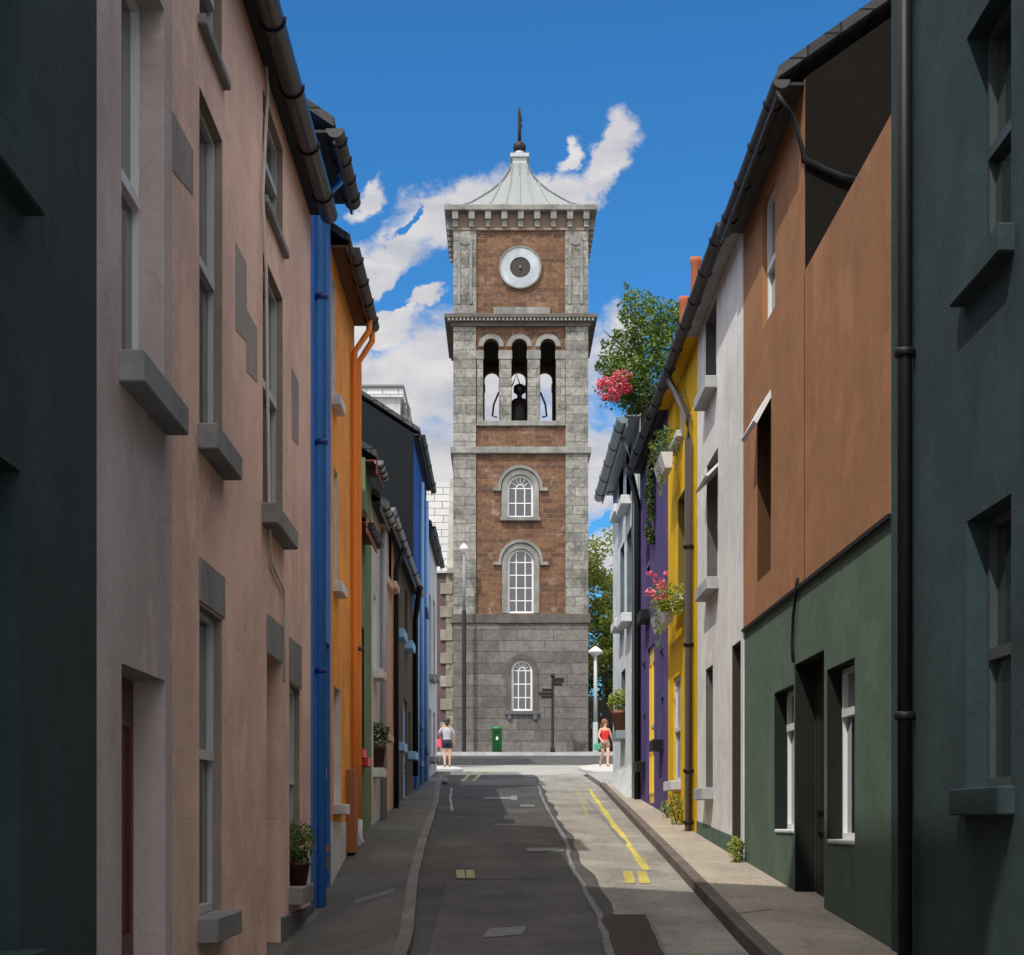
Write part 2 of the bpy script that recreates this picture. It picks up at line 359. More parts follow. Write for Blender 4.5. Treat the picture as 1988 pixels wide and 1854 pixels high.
pf = plaster('plinth_grey', (.13, .135, .14)); m.box(-AL-.03, -AL+.03, b+.01, Y[1]-.01, G(b)-.6, zL(575, 1768)); m.build('plinth', pf, r)
cab = [(510, 108), (514, 172), (504, 380), (511, 520), (513, 700), (517, 1000), (521, 1090), (533, 1118), (545, 1142), (548, 1200), (546, 1325)]
m = MB(); m.tube([(-AL+.022, dL(x), zL(x, y)) for x, y in cab], .013, 8); m.build('cable', paint('cream_cable', (.6, .57, .52), .5), r)
# blue house
Y = [dL(603), dL(642)-EP]; ez = 1.6+6.5
r = empty('terraced_house', (-AL-1, 17, 1), 'narrow bright blue painted house beside the pink one', 'house', 'houses on the left side of the lane')
bluem = plaster('blue_render', (.05, .22, .64), .12, .25); dblue = paint('navy_paint', (.008, .025, .16), .45)
hd = hole('L', 622, 640, 622, 1235, 1850); hw = hole('L', 622, 638, 622, 650, 900)
house_shell(r, 'L', Y[0], Y[1], ez, [hd], bluem); roof(r, 'L', Y[0], Y[1], ez, .22, verge=.02, half=3.0)
gutter(r, 'L', Y[0]-.02, Y[1]+.02, ez-.02, 1.57, M_gut, r=.085, n_br=4)
add_door(r, 'L', hd, dblue, r=.06)
m = MB(); m.box(-2.6, -2.2, Y[0]-.03, Y[0]-.004, zL(600, 215), zL(600, 160)); m.build('render_patch', plaster('pale_patch', (.6, .56, .5)), r)
yp = dL(612); downpipe(r, [(-1.6, yp+.3, ez-.1), (-1.6, yp+.3, ez-.25), (-AL+.06, yp, ez-.6), (-AL+.06, yp, GX(-AL, yp)+.12)], paint('blue_pipe', (.06, .25, .68), .6), .045, [(-AL+.06, yp, z) for z in (3, 5.2, 6.6)], dblue)
m = MB(); m.box(-AL-.01, -AL+.03, dL(626), dL(634), zL(626, 1690), zL(626, 1665)); m.box(-AL-.01, -AL+.035, dL(626), dL(634), zL(626, 1658), zL(626, 1640)); m.build('letter_box', paint('copper_brown', (.12, .05, .04), .4), r)
m = MB(); m.box(-AL-.01, -AL+.02, dL(623), dL(631), zL(626, 1510), zL(626, 1488)); m.build('name_plate', M_curt, r)
# orange house
Y = [dL(642), dL(688)-EP]; ez = 1.6+6.05
r = empty('terraced_house', (-AL-1, 19, 1.1), 'orange painted house with white window reveals on the left', 'house', 'houses on the left side of the lane')
orm = plaster('orange_render', (.88, .36, .075), .1, .2); wst = plaster('white_sill', (.68, .68, .7), .06)
hs = [hole('L', 645, 652, 645, 531, 770), hole('L', 648, 656, 648, 905, 1132), hole('L', 648, 661, 648, 1330, 1563)]
house_shell(r, 'L', Y[0], Y[1], ez, hs, orm)
ro = roof(r, 'L', Y[0], Y[1], ez, .2, sof=paint('rust_board', (.12, .04, .012), .7), fas=paint('rust_fascia', (.05, .018, .01), .7))
gutter(r, 'L', Y[0], Y[1]+.02, ez-.05, 1.57, M_gut, r=.075, n_br=4)
for h in hs: add_window(r, 'L', h, M_whitep, r=.1, sill=wst, sh=.1, sp=.1, jamb=wst, sx=.08)
m = MB(); m.box(-AL-.02, -AL+.006, Y[0]+.01, Y[1]-.01, .4, G(19)+.42); m.build('plinth', wst, r)
op = paint('orange_pipe', (.72, .22, .03), .6)
for q, (yy, xx) in enumerate(((dL(680), -AL+.05), (dL(686.5), -AL+.06))):
    z1 = ez-.1
    downpipe(r, [(-1.58, yy+.05, z1), (-1.58, yy+.05, z1-.15), (xx, yy, z1-.42), (xx, yy, 3.1 if q else 3.6), (xx, yy, G(yy)+.1)], op, .038, [(xx, yy, zL(685, 1262))] if q else [], paint('brown_clip', (.1, .03, .01)))
    m = MB(); m.tube([(xx, yy, G(yy)+.35), (xx, yy, G(yy)+.12), (xx+.05, yy, G(yy)+.06)], .047, 10); m.build('pipe_shoe', wst, r)
m = MB(); m.box(-AL-.02, -AL+.11, dL(671), dL(677), zL(678, 1655), zL(678, 1495), .01); m.build('meter_box', paint('brown_board', (.3, .1, .025), .6), r)
# low green house
greenm = plaster('green_render', (.16, .245, .14), .12, .25)
Y = [dL(688), dL(709)-EP]; ez = 1.6+3.65
r = empty('terraced_house', (-AL-1, 21.5, 1.3), 'low moss green house with red window sills and a dark eave', 'house', 'houses on the left side of the lane')
hs = [hole('L', 690, 696, 690, 1222, 1455), hole('L', 700, 707, 700, 1212, 1472)]
house_shell(r, 'L', Y[0], Y[1], ez, hs, greenm)
redb = paint('dark_red_board', (.12, .012, .006), .6)
roof(r, 'L', Y[0], Y[1], ez, .15, sof=redb, fas=paint('salmon_fascia', (.42, .16, .09), .6))
gutter(r, 'L', Y[0], Y[1]+.02, ez-.04, 1.625, M_black, r=.062, n_br=3, brmat=M_lead)
reds = paint('red_sill', (.65, .03, .015), .45); dkg = paint('dark_green_frame', (.008, .018, .01), .5)
for h in hs: add_window(r, 'L', h, dkg, r=.1, sill=reds, sh=.1, sp=.1, jamb=dkg)
# taller green house
Y = [dL(709), dL(721)-EP]; ez = 1.6+4.75
r = empty('terraced_house', (-AL-1, 23, 1.4), 'taller moss green house with dark red eave boards behind the low green one', 'house', 'houses on the left side of the lane')
house_shell(r, 'L', Y[0], Y[1], ez, [], greenm); roof(r, 'L', Y[0], Y[1], ez, .15, sof=redb, fas=redb, fh=.22, verge=.03)
gutter(r, 'L', Y[0], Y[1]+.03, ez-.04, 1.625, paint('pale_gutter', (.2, .22, .22), .4), r=.062, n_br=3)
# white house
Y = [dL(721), dL(738)-EP]; ez = 1.6+4.4
r = empty('terraced_house', (-AL-1, 24.5, 1.5), 'narrow white house with grey pipe between green and peach houses', 'house', 'houses on the left side of the lane')
whm = plaster('white_render', (.62, .63, .65), .06, .15)
hs = [hole('L', 725, 731, 725, 1150, 1300), hole('L', 725, 731, 725, 1400, 1492)]
house_shell(r, 'L', Y[0], Y[1], ez, hs, whm); roof(r, 'L', Y[0], Y[1], ez, .13, fas=M_lead)
gutter(r, 'L', Y[0], Y[1]+.03, ez-.04, 1.625, paint('pale_gutter', (.3, .33, .33), .4), r=.062, n_br=3)
for h in hs: add_window(r, 'L', h, M_whitep, sill=wst, sh=.12, sp=.14, jamb=M_whitep)
yp = dL(735.5); downpipe(r, [(-AL+.07, yp, ez-.2), (-AL+.07, yp, G(yp)+.05)], paint('lilac_pipe', (.28, .29, .34), .4), .05)
# peach house
Y = [dL(738), dL(764)-EP]; ez = 1.6+4.6
r = empty('terraced_house', (-AL-1, 26.5, 1.6), 'peach painted house with a pale sill on the left', 'house', 'houses on the left side of the lane')
pm = plaster('peach_render', (.72, .44, .27), .07, .15)
hs = [hole('L', 744, 752, 744, 1610, 1432-280+0)] if 0 else [hole('L', 741, 748, 741, 1290, 1425), hole('L', 739, 746, 739, 1010, 1120), hole('L', 755, 760, 755, 1020, 1130)]
psill = plaster('peach_sill', (.68, .5, .4), .05); pj = plaster('peach_reveal', (.4, .24, .18), .05)
house_shell(r, 'L', Y[0], Y[1], ez, hs, pm); roof(r, 'L', Y[0], Y[1], ez, .13, fas=M_lead)
gutter(r, 'L', Y[0]-.2, Y[1]+.02, ez-.04, 1.625, paint('lilac_gutter', (.24, .24, .27), .4), r=.062, n_br=3)
for h in hs: add_window(r, 'L', h, pj, sill=psill, jamb=pj, sh=.1)
yp = dL(762); downpipe(r, [(-1.6, yp, ez-.15), (-AL+.06, yp, ez-.5), (-AL+.06, yp, G(yp)+.05)], M_black, .045)
# brown house
Y = [dL(764), dL(803)-EP]; ez = 1.6+4.6
r = empty('terraced_house', (-AL-1, 31, 1.9), 'dark brown house with light blue sills and a light blue door', 'house', 'houses on the left side of the lane')
bm_ = plaster('umber_render', (.14, .095, .055), .15, .2); lb = paint('light_blue_paint', (.25, .45, .72), .45)
hs = [hole('L', 768, 774, 768, 1105, 1222), hole('L', 786, 791, 786, 1140, 1245), hole('L', 768, 774, 768, 1340, 1442), hole('L', 793, 797, 793, 1380, 1460)]
hd = hole('L', 783, 790, 783, 1355, 1560)
house_shell(r, 'L', Y[0], Y[1], ez, hs+[hd], bm_); roof(r, 'L', Y[0], Y[1], ez, .13, fas=M_lead)
gutter(r, 'L', Y[0], Y[1], ez-.04, 1.625, paint('mauve_gutter', (.13, .12, .14), .4), r=.062, n_br=3)
for h in hs: add_window(r, 'L', h, lb if h is hs[0] else bm_, sill=lb, sh=.14, sp=.15)
add_door(r, 'L', hd, lb, r=.03)
yp = dL(801); downpipe(r, [(-1.6, yp-1.2, ez-.1), (-AL+.06, yp, ez-.6), (-AL+.06, yp, G(yp)+.4)], M_black, .055)
# tall blue house with black slate gable
Y = [dL(803), dL(828)-EP]; ez = 1.6+7.85
r = empty('terraced_house', (-AL-1, 37, 2.2), 'tall cobalt blue house with black slate gable end towards the camera', 'house', 'houses on the left side of the lane')
cob = plaster('cobalt_render', (.018, .1, .42), .12, .2); skyb = paint('sky_blue_paint', (.2, .38, .66), .5)
hs = [hole('L', 806, 811, 806, 1190, 1400), hole('L', 818, 822, 818, 1000, 1180), hole('L', 806, 811, 806, 1425, 1475), hole('L', 818, 822, 818, 1330, 1450)]
house_shell(r, 'L', Y[0], Y[1], ez, hs, cob, gmat=paint('black_slate_and_shade', (.012, .0145, .017), .85, .3, 0, .12), half=4.2, pitch=33)
m = MB(); m.box(-AL-.1, -AL-.001+.012, Y[0]-.01, dL(812), G(Y[0])-.3, zL(806, 1115)); m.build('pale_blue_render', skyb, r) if 0 else None
roof(r, 'L', Y[0], Y[1], ez, .13, half=4.2, pitch=33, verge=.04)
gutter(r, 'L', Y[0], Y[1]+.1, ez-.04, 1.625, M_black, r=.062, n_br=3)
for h in hs: add_window(r, 'L', h, skyb, sill=dblue, jamb=skyb, sh=.14, sp=.14)
for x in (805, 815, 824): yp = dL(x); downpipe(r, [(-AL+.05, yp, ez-.5 if x > 805 else 6.2), (-AL+.05, yp, G(yp)+.05)], skyb, .05)
# pale grey end house
Y = [dL(828), dL(848)]; ez = 1.6+7.0
r = empty('terraced_house', (-AL-1, 44, 2.7), 'pale grey house at the far end of the left terrace', 'house', 'houses on the left side of the lane')
pg = plaster('pale_grey_render', (.5, .49, .5), .06, .2)
hs = [hole('L', 833, 837, 833, 1150, 1310), hole('L', 841, 845, 841, 1160, 1310), hole('L', 833, 837, 833, 1375, 1470), hole('L', 841, 845, 841, 1380, 1470)]
house_shell(r, 'L', Y[0], Y[1], ez, hs, pg); roof(r, 'L', Y[0], Y[1], ez, .12, fas=M_black)
gutter(r, 'L', Y[0], Y[1]+.05, ez-.04, 1.64, M_black, r=.062, n_br=3)
for h in hs: add_window(r, 'L', h, paint('mauve_frame', (.2, .19, .22)), sill=M_greyst, sh=.12)
# ================================================================== RIGHT SIDE
sunw = plaster('bright_white_render', (.77, .76, .74), .05, .15)
def rsill(c): return c
# dark neighbour, near right
Y = [1.5, dR(1730)-EP]; ez = 1.6+8
r = empty('terraced_house', (AR+1, 6, 0), 'dark slate-teal house at the extreme near right of the lane', 'house', 'houses on the right side of the lane')
hs = [(8.35, 9.15, 1.75, 3.2), (8.35, 9.15, 4.5, 5.8)]
house_shell(r, 'R', Y[0], Y[1], ez, hs, tealm, gmat=tealm); roof(r, 'R', Y[0], Y[1], ez, .15); 
for h in hs: add_window(r, 'R', h, paint('dark_sash', (.05, .06, .06), .5), sill=tealm, sp=.08)
downpipe(r, [(AR-.06, 10.3, ez-.1), (AR-.06, 10.3, .7)], M_black, .045, [(AR-.06, 10.3, z) for z in (2.2, 4.4, 6.6)])
# brown and green house
Y = [dR(1730), dR(1443)-EP]; yj = dR(1562); ez = 1.6+6.12; lowz = 1.6+4.5; split = 1.6+1.965
r = empty('terraced_house', (AR+1, 14, .8), 'brown rendered house with dark green ground floor and black slate gable', 'house', 'houses on the right side of the lane')
brn = plaster('brown_render', (.38, .185, .087), .12, .14); grn = plaster('bottle_green_render', (.11, .165, .12), .12, .14)
hs = [hole('R', 1480, 1505, 1480, 395, 640), hole('R', 1470, 1497, 1470, 802, 1131)]
fx, s, P = side_map('R')
m = MB(); m.slab([(Y[0], split), (Y[1], split), (Y[1], ez), (yj, ez), (yj, lowz), (Y[0], lowz)], [rect(h) for h in hs], .28, P)
m.box(AR+.28, AR+6.4, Y[1]-.2, Y[1], 0, ez); m.box(AR+6.4, AR+6.6, Y[0], Y[1], 0, lowz-.1)
m.box(AR+.28, AR+6.4, Y[0], Y[0]+.2, 0, lowz); m.build('upper_wall', brn, r)
gh = [hole('R', 1503, 1539, 1503, 1345, 1612), hole('R', 1543, 1597, 1543, 1290, 1765), hole('R', 1597+8, 1656, 1605, 1300, 1632)]
m = MB(); m.slab([(Y[0], -.3), (Y[1], -.3), (Y[1], split-.03), (Y[0], split-.03)], [rect(h) for h in gh], .28, lambda u, v, w: (AR+.012+w, u, v)); m.build('lower_wall', grn, r)
m = MB(); m.box(AR-.02, AR+.2, Y[0], Y[1], split-.03, split); m.build('string_course', M_black, r)
m = MB(); t = math.tan(math.radians(35)); bz = lowz-.6
m.slab([(AR-.02, ez-.02), (AR+.29, bz), (AR+6.4, bz), (AR+6.4, ez), (AR+3.3, ez+3.3*t)] , [], .2, lambda u, v, w: (u, yj+.004+w, v)) if 0 else None
m.slab([(AR+.003, lowz-.03), (AR+6.4, lowz-.03), (AR+6.4, ez), (AR+3.2, ez+3.2*t), (AR+.003, ez)], [], .03, lambda u, v, w: (u, yj-.035+w, v)); m.build('slate_gable', paint('black_brown_slate', (.011, .0095, .008), .9, .35, 0, .12), r)
rf = roof(r, 'R', yj, Y[1], ez, .22, pitch=35, half=3.2, verge=.05)
gutter(r, 'R', yj-.06, Y[1], ez-.03, 2.3, M_gut, r=.072, n_br=4)
m = MB(); m.hexa([(AR+.3, Y[0], lowz-.15), (AR+6.3, Y[0], lowz-.15), (AR+6.3, yj, lowz-.15), (AR+.3, yj, lowz-.15)], [(AR+.3, Y[0], lowz-.05), (AR+6.3, Y[0], lowz+.3), (AR+6.3, yj, lowz+.3), (AR+.3, yj, lowz-.05)]); m.build('flat_roof', M_lead, r)
m = MB(); m.box(AR+.0, AR+.3, Y[0], yj-.04, lowz, lowz+.03); m.build('coping', brn, r)
m = MB(); m.tube([at(x, y, yj-.055) for x, y in ((1507, 178), (1522, 200), (1540, 225), (1552, 270), (1562, 310), (1600, 330), (1635, 345), (1666, 352))], [.02]*4+[.035]*4, 7); m.build('flashing', M_black, r)
add_window(r, 'R', hs[0], M_whitep, r=.05, sill=None, rail=.45, sidef=.06)
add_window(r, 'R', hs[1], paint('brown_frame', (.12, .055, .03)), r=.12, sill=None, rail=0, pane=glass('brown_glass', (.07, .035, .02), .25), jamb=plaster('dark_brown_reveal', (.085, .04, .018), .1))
m = MB(); h = hs[1]; zz = zR(1470, 845); m.hexa([(AR-.16, h[0]+.02, zz-.05), (AR-.13, h[0]+.02, zz-.08), (AR-.13, h[1]-.02, zz-.08), (AR-.16, h[1]-.02, zz-.05)], [(AR+.1, h[0]+.02, zz+.42), (AR+.13, h[0]+.02, zz+.4), (AR+.13, h[1]-.02, zz+.4), (AR+.1, h[1]-.02, zz+.42)]); tag(m.build('open_casement', M_whitep, r), 'white top-hung casement standing open')
for h in (gh[0], gh[2]):
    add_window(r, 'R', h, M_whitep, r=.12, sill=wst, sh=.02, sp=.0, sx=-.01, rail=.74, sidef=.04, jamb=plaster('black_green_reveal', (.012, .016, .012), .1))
add_door(r, 'R', gh[1], paint('black_door', (.012, .013, .012), .5), r=.16, jamb=plaster('black_green_reveal', (.012, .016, .012), .1))
m = MB(); m.box(AR-.1, AR+.17, gh[1][0], gh[1][1], gh[1][2]-.35, gh[1][2]+.01); m.build('door_step', M_greysill, r)
cb = [(1551, 1122), (1549, 1150), (1543, 1200), (1541, 1255), (1543, 1285)]
m = MB(); m.tube([(AR-.015, dR(x), zR(x, y)) for x, y in cb], .014, 7); m.build('cable', M_black, r)
m = MB(); m.tube([(AR-.012, yj, z) for z in (lowz, lowz-1, split+.02)], .012, 6); m.build('render_joint', paint('rust_joint', (.25, .1, .05), .7), r)
# white house
Y = [dR(1443), dR(1354)-EP]; ez = 1.6+6.22
r = empty('terraced_house', (AR+1, 19, 1.1), 'sunlit white three storey house with grey sills next to the brown one', 'house', 'houses on the right side of the lane')
hs = [hole('R', 1370, 1391, 1370, 628, 776), hole('R', 1372, 1394, 1372, 905, 1147), hole('R', 1370, 1384, 1370, 1300, 1533)]
hd = hole('R', 1421, 1438, 1421, 1255, 1655)
house_shell(r, 'R', Y[0], Y[1], ez, hs+[hd], sunw); roof(r, 'R', Y[0], Y[1], ez, .2, sof=plaster('pale_soffit', (.4, .41, .42)), fh=.12)
gutter(r, 'R', Y[0], Y[1], ez-.03, 2.29, M_gut, r=.072, n_br=4)
gs = plaster('sill_mid_grey', (.42, .43, .44))
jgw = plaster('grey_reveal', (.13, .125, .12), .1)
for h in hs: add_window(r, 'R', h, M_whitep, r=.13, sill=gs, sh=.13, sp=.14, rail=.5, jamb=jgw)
m = MB(); h = hs[1]; zz = h[3]-.28; m.hexa([(AR-.14, h[0]+.02, zz-.04), (AR-.12, h[0]+.02, zz-.06), (AR-.12, h[1]-.02, zz-.06), (AR-.14, h[1]-.02, zz-.04)], [(AR+.1, h[0]+.02, zz+.2), (AR+.12, h[0]+.02, zz+.18), (AR+.12, h[1]-.02, zz+.18), (AR+.1, h[1]-.02, zz+.2)]); m.build('open_casement', M_whitep, r)
add_door(r, 'R', hd, paint('dark_brown_door', (.03, .02, .018), .5), r=.12, jamb=paint('dark_brown_door', (.03, .02, .018), .5))
m = MB(); m.hexa([(AR-.012, Y[0]+.01, 0), (AR+.05, Y[0]+.01, 0), (AR+.05, Y[1], 0), (AR-.012, Y[1], 0)], [(AR-.012, Y[0]+.01, G(Y[0])+.28), (AR+.05, Y[0]+.01, G(Y[0])+.28), (AR+.05, Y[1], G(Y[1])+.2), (AR-.012, Y[1], G(Y[1])+.2)])
# keep the plinth clear of the doorway
m = MB()
for a, b in ((Y[0]+.01, hd[0]-.01), (hd[1]+.01, Y[1])):
    m.hexa([(AR-.012, a, 0), (AR+.05, a, 0), (AR+.05, b, 0), (AR-.012, b, 0)], [(AR-.012, a, G(a)+.3), (AR+.05, a, G(a)+.3), (AR+.05, b, G(b)+.26), (AR-.012, b, G(b)+.26)])
m.build('plinth', plaster('green_plinth', (.1, .16, .12)), r)
# yellow house
Y = [dR(1354), dR(1297)-EP]
r = empty('terraced_house', (AR+1, 23, 1.3), 'bright yellow house with window boxes and a dark downpipe', 'house', 'houses on the right side of the lane')
yel = plaster('yellow_render', (.78, .47, .008), .07, .12); ypl = plaster('pale_blue_sill', (.6, .62, .66), .05)
hs = [hole('R', 1312, 1326, 1312, 765, 868), hole('R', 1316, 1329, 1316, 972, 1170), hole('R', 1307, 1321, 1307, 1318, 1520)]
house_shell(r, 'R', Y[0], Y[1], ez, hs, yel); roof(r, 'R', Y[0], Y[1], ez, .2, sof=yel, fh=.12)
gutter(r, 'R', Y[0], Y[1]+.1, ez-.03, 2.29, M_gut, r=.072, n_br=4)
yr = paint('yellow_frame', (.6, .36, .02))
add_window(r, 'R', hs[0], M_whitep, r=.06, sill=ypl, pane=M_curt, sp=.1, sh=.08, rail=0); add_window(r, 'R', hs[1], paint('olive_frame', (.2, .14, .01)), r=.12, sill=ypl, sp=.12, sh=.08, jamb=paint('olive_reveal', (.14, .1, .008))); add_window(r, 'R', hs[2], ypl, r=.03, sill=ypl, sp=.14, sh=.12, rail=.5, pane=plaster('pale_blind', (.35, .38, .43)))
yp = dR(1347); dg = paint('dark_pipe', (.05, .045, .042), .6)
downpipe(r, [(2.3, yp+1.2, ez-.1), (2.3, yp+1.2, ez-.2), (AR-.07, yp+.1, ez-.95), (AR-.07, yp, ez-1.3), (AR-.07, yp, G(yp)+.12), (AR-.15, yp, G(yp)+.06)], dg, .05, [(AR-.07, yp, zR(1347, y)) for y in (1065, 1255, 1500, 1600)])
# purple house
Y = [dR(1297), dR(1243)-EP]; ez = 1.6+6.3
r = empty('terraced_house', (AR+1, 28, 1.7), 'deep purple house with a tall yellow panelled door and black sills', 'house', 'houses on the right side of the lane')
pur = plaster('purple_render', (.1, .065, .2), .1, .15); pf = paint('purple_frame', (.06, .045, .13), .4)
hd = hole('R', 1257, 1270, 1257, 1262, 1560)
hs = [hole('R', 1247, 1253, 1247, 1290, 1482), hole('R', 1281, 1288, 1281, 1265, 1440), hole('R', 1254, 1262, 1254, 1010, 1195)]
house_shell(r, 'R', Y[0], Y[1], ez, hs+[hd], pur); roof(r, 'R', Y[0], Y[1], ez, .18)
gutter(r, 'R', Y[0]+.1, Y[1], ez-.03, 2.31, M_black, r=.08, n_br=4)
for h in hs: add_window(r, 'R', h, pf, r=.02, sill=M_black, sp=.16, sh=.16, sx=.03, pane=pf, rail=.5)
add_door(r, 'R', hd, paint('yellow_door', (.72, .5, .06), .45), r=.02)
yp = dR(1243)-.1; downpipe(r, [(2.33, yp, ez-.1), (AR-.06, yp, ez-.6), (AR-.06, yp, G(yp)+.05)], M_black, .06)
# white corner house
Y = [dR(1243), dR(1190)]; ez = 1.6+7.35
r = empty('corner_house', (AR+1, 34, 2), 'white corner house with blue-grey trim and bracketed eave, last on the right', 'house', 'houses on the right side of the lane')
cw = plaster('cool_white_render', (.7, .74, .74), .05, .12); bg = paint('blue_grey_trim', (.18, .23, .26), .45)
hs = [hole('R', 1202, 1210, 1202, 900, 1000), hole('R', 1216, 1225, 1216, 870, 985), hole('R', 1204, 1212, 1204, 1068, 1215), hole('R', 1217, 1226, 1217, 1040, 1205), hole('R', 1206, 1214, 1206, 1306, 1425)]
house_shell(r, 'R', Y[0], Y[1], ez, hs, cw, gmat=paint('black_slate_and_shade', (.012, .0145, .017), .85, .3, 0, .12)); roof(r, 'R', Y[0], Y[1], ez, .24, fas=bg, sof=bg, fh=.25)  # near gable coloured black to paint the shade behind the purple eave
gutter(r, 'R', Y[0]+.05, Y[1]+.15, ez-.05, 2.2, bg, r=.12, n_br=5)
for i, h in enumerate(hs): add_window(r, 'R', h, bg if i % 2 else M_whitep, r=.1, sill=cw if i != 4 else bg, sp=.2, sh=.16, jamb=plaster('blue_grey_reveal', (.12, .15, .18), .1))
yp = dR(1240); downpipe(r, [(2.24, yp+.6, ez-.1), (2.24, yp+.6, ez-.25), (AR-.07, yp, ez-.9), (AR-.07, yp, G(yp)+.05)], paint('pale_pipe', (.4, .45, .46), .4), .06)
m = MB(); q = dR(1190); m.box(AR-.14, AR+.02, q-.5, q-.15, zR(1190, 965), zR(1190, 940), .02); m.build('alarm_box', bg, r)
m = MB(); a, b = dR(1238), dR(1195)
m.hexa([(AR-.25, a, G(a)), (AR+.05, a, G(a)), (AR+.05, b, G(b)-.1), (AR-.12, b, G(b)-.1)], [(AR-.02, a, G(a)+.75), (AR+.05, a, G(a)+.75), (AR+.05, b, G(b)+.35), (AR-.03, b, G(b)+.35)]); m.build('battered_plinth', cw, r)
# chimney with pots behind the yellow roof
r = empty('chimney_stack', (3.1, 25.5, 7.9), 'low rendered chimney stack with two terracotta pots above the yellow house roof', 'chimney')
m = MB(); m.box(2.74, 3.5, 25.2, 25.9, 7.4, 8.9, .01); m.build('stack', sunw, r)
terr = plaster('terracotta', (.42, .13, .06), .1)
for x, y, tz in ((2.88, 25.3, 9.95), (2.76, 25.75, 9.5)):
    m = MB(); m.lathe((x, y, 8.85), [(.09, 0), (.08, .1), (.072, tz-8.85-.1), (.09, tz-8.85-.06), (.09, tz-8.85)], 14); m.build('chimney_pot', terr, r)
# ================================================================== TOWER
D = 82.5; K = F/D
def tx(px): return (px-X0)/K
def tz(py): return EYE+(HY-py)/K
TX0, TX1 = tx(880), tx(1142); TW = TX1-TX0; TY1 = D+TW; cw_ = tx(924)-tx(880)
r = empty('clock_tower', (tx(1010), D+TW/2, 4.7), 'tall stone and brick clock tower with arched belfry closing the street', 'tower')
stone = brick('pale_ashlar', (.31, .3, .27), (.2, .195, .18), (.1, .095, .085), 1.1, .42, .012, stain=.85, dirtamt=1., coarse=.02, bstr=.9, dirt=(.07, .07, .055))
dstone = brick('dark_ashlar', (.19, .172, .16), (.12, .11, .102), (.06, .055, .052), 1.6, .5, .012, stain=.65, dirtamt=.6, dirt=(.05, .048, .045), coarse=.03, bstr=.9)
rbrick = brick('tower_brick', (.2, .1, .052), (.105, .052, .03), (.235, .17, .12), .55, .23, .014, stain=.85, dirtamt=.6, dirt=(.075, .03, .014), coarse=.02, bstr=.9, lime=.75)
mould = plaster('moulding_stone', (.27, .265, .25), .3, .45); dmould = plaster('dark_moulding', (.13, .115, .105), .25, .3)
def arch(cx, hw, z0, ztop, n=12):
    zs = ztop-hw; return [(cx-hw, z0), (cx+hw, z0)]+[(cx+hw*math.cos(t*PI/n), zs+hw*math.sin(t*PI/n)) for t in range(n+1)]
def archhole(cx, hw, z0, ztop): return arch(cx, hw, z0, ztop)
def walls(name, mat, z0, z1, ins, holes, parent, back=None, T=.45, sideholes=True):
    m = MB(); x0, x1, y0, y1 = TX0+ins, TX1-ins, D+ins, TY1-ins
    m.slab([(x0, z0), (x1, z0), (x1, z1), (x0, z1)], holes, T, lambda u, v, w: (u, y0+w, v))
    m.slab([(x0, z0), (x1, z0), (x1, z1), (x0, z1)], back if back is not None else holes, T, lambda u, v, w: (u, y1-w, v))
    for xa in ((x0, x0+T), (x1-T, x1)): m.box(xa[0], xa[1], y0+T, y1-T, z0, z1)
    return m.build(name, mat, parent)
def corners(name, mat, z0, z1, cw, parent, out=0.):
    for cx in (TX0-out, TX1-cw+out):
        for cy in (D-out, TY1-cw+out):
            m = MB(); m.box(cx, cx+cw, cy, cy+cw, z0, z1); m.build(name, mat, parent)
def band(name, mat, z0, z1, out, parent, bev=0):
    m = MB(); m.box(TX0-out, TX1+out, D-out, TY1+out, z0, z1, bev); return m.build(name, mat, parent)
ZB, Z1, Z2, Z3, Z4, Z5 = tz(1475), tz(1210), tz(1192), tz(881), tz(868), tz(634)
Z6, Z7, Z8 = tz(613), tz(447), tz(402)
CX = tx(1011)
wins = [(tx(1013.5), (tx(1034)-tx(993))/2, tz(1380), tz(1281)), (tx(1011), (tx(1037)-tx(986))/2, tz(1191), tz(1065)), (tx(1010), (tx(1036)-tx(985))/2, tz(1004), tz(921))]
walls('base_wall', dstone, ZB, Z1, .0, [arch(*wins[0])], r, back=[])
band('string_course', dmould, Z1, Z2, .1, r, .02)
w1, w2 = [(w[0], w[1], max(w[2], Z2+.05), w[3]) for w in wins[1:]]
walls('middle_wall', rbrick, Z2, Z3, .1, [arch(*w1), arch(*w2)], r)
corners('corner_pier', stone, Z2+.001, Z3, cw_, r)
band('string_course', mould, Z3, Z4, .14, r, .03)
OP = [(tx(953.5), tx(969)-tx(953.5)), (tx(1008.5), tx(1008.5)-tx(992)), (tx(1064), tx(1081)-tx(1064))]
bz0, bz1 = tz(817), tz(657)
walls('belfry_wall', rbrick, Z4, Z5, .1, [arch(c, .38, bz0, bz1) for c, h in OP], r)
corners('corner_pier', stone, Z4+.001, Z5, cw_, r)
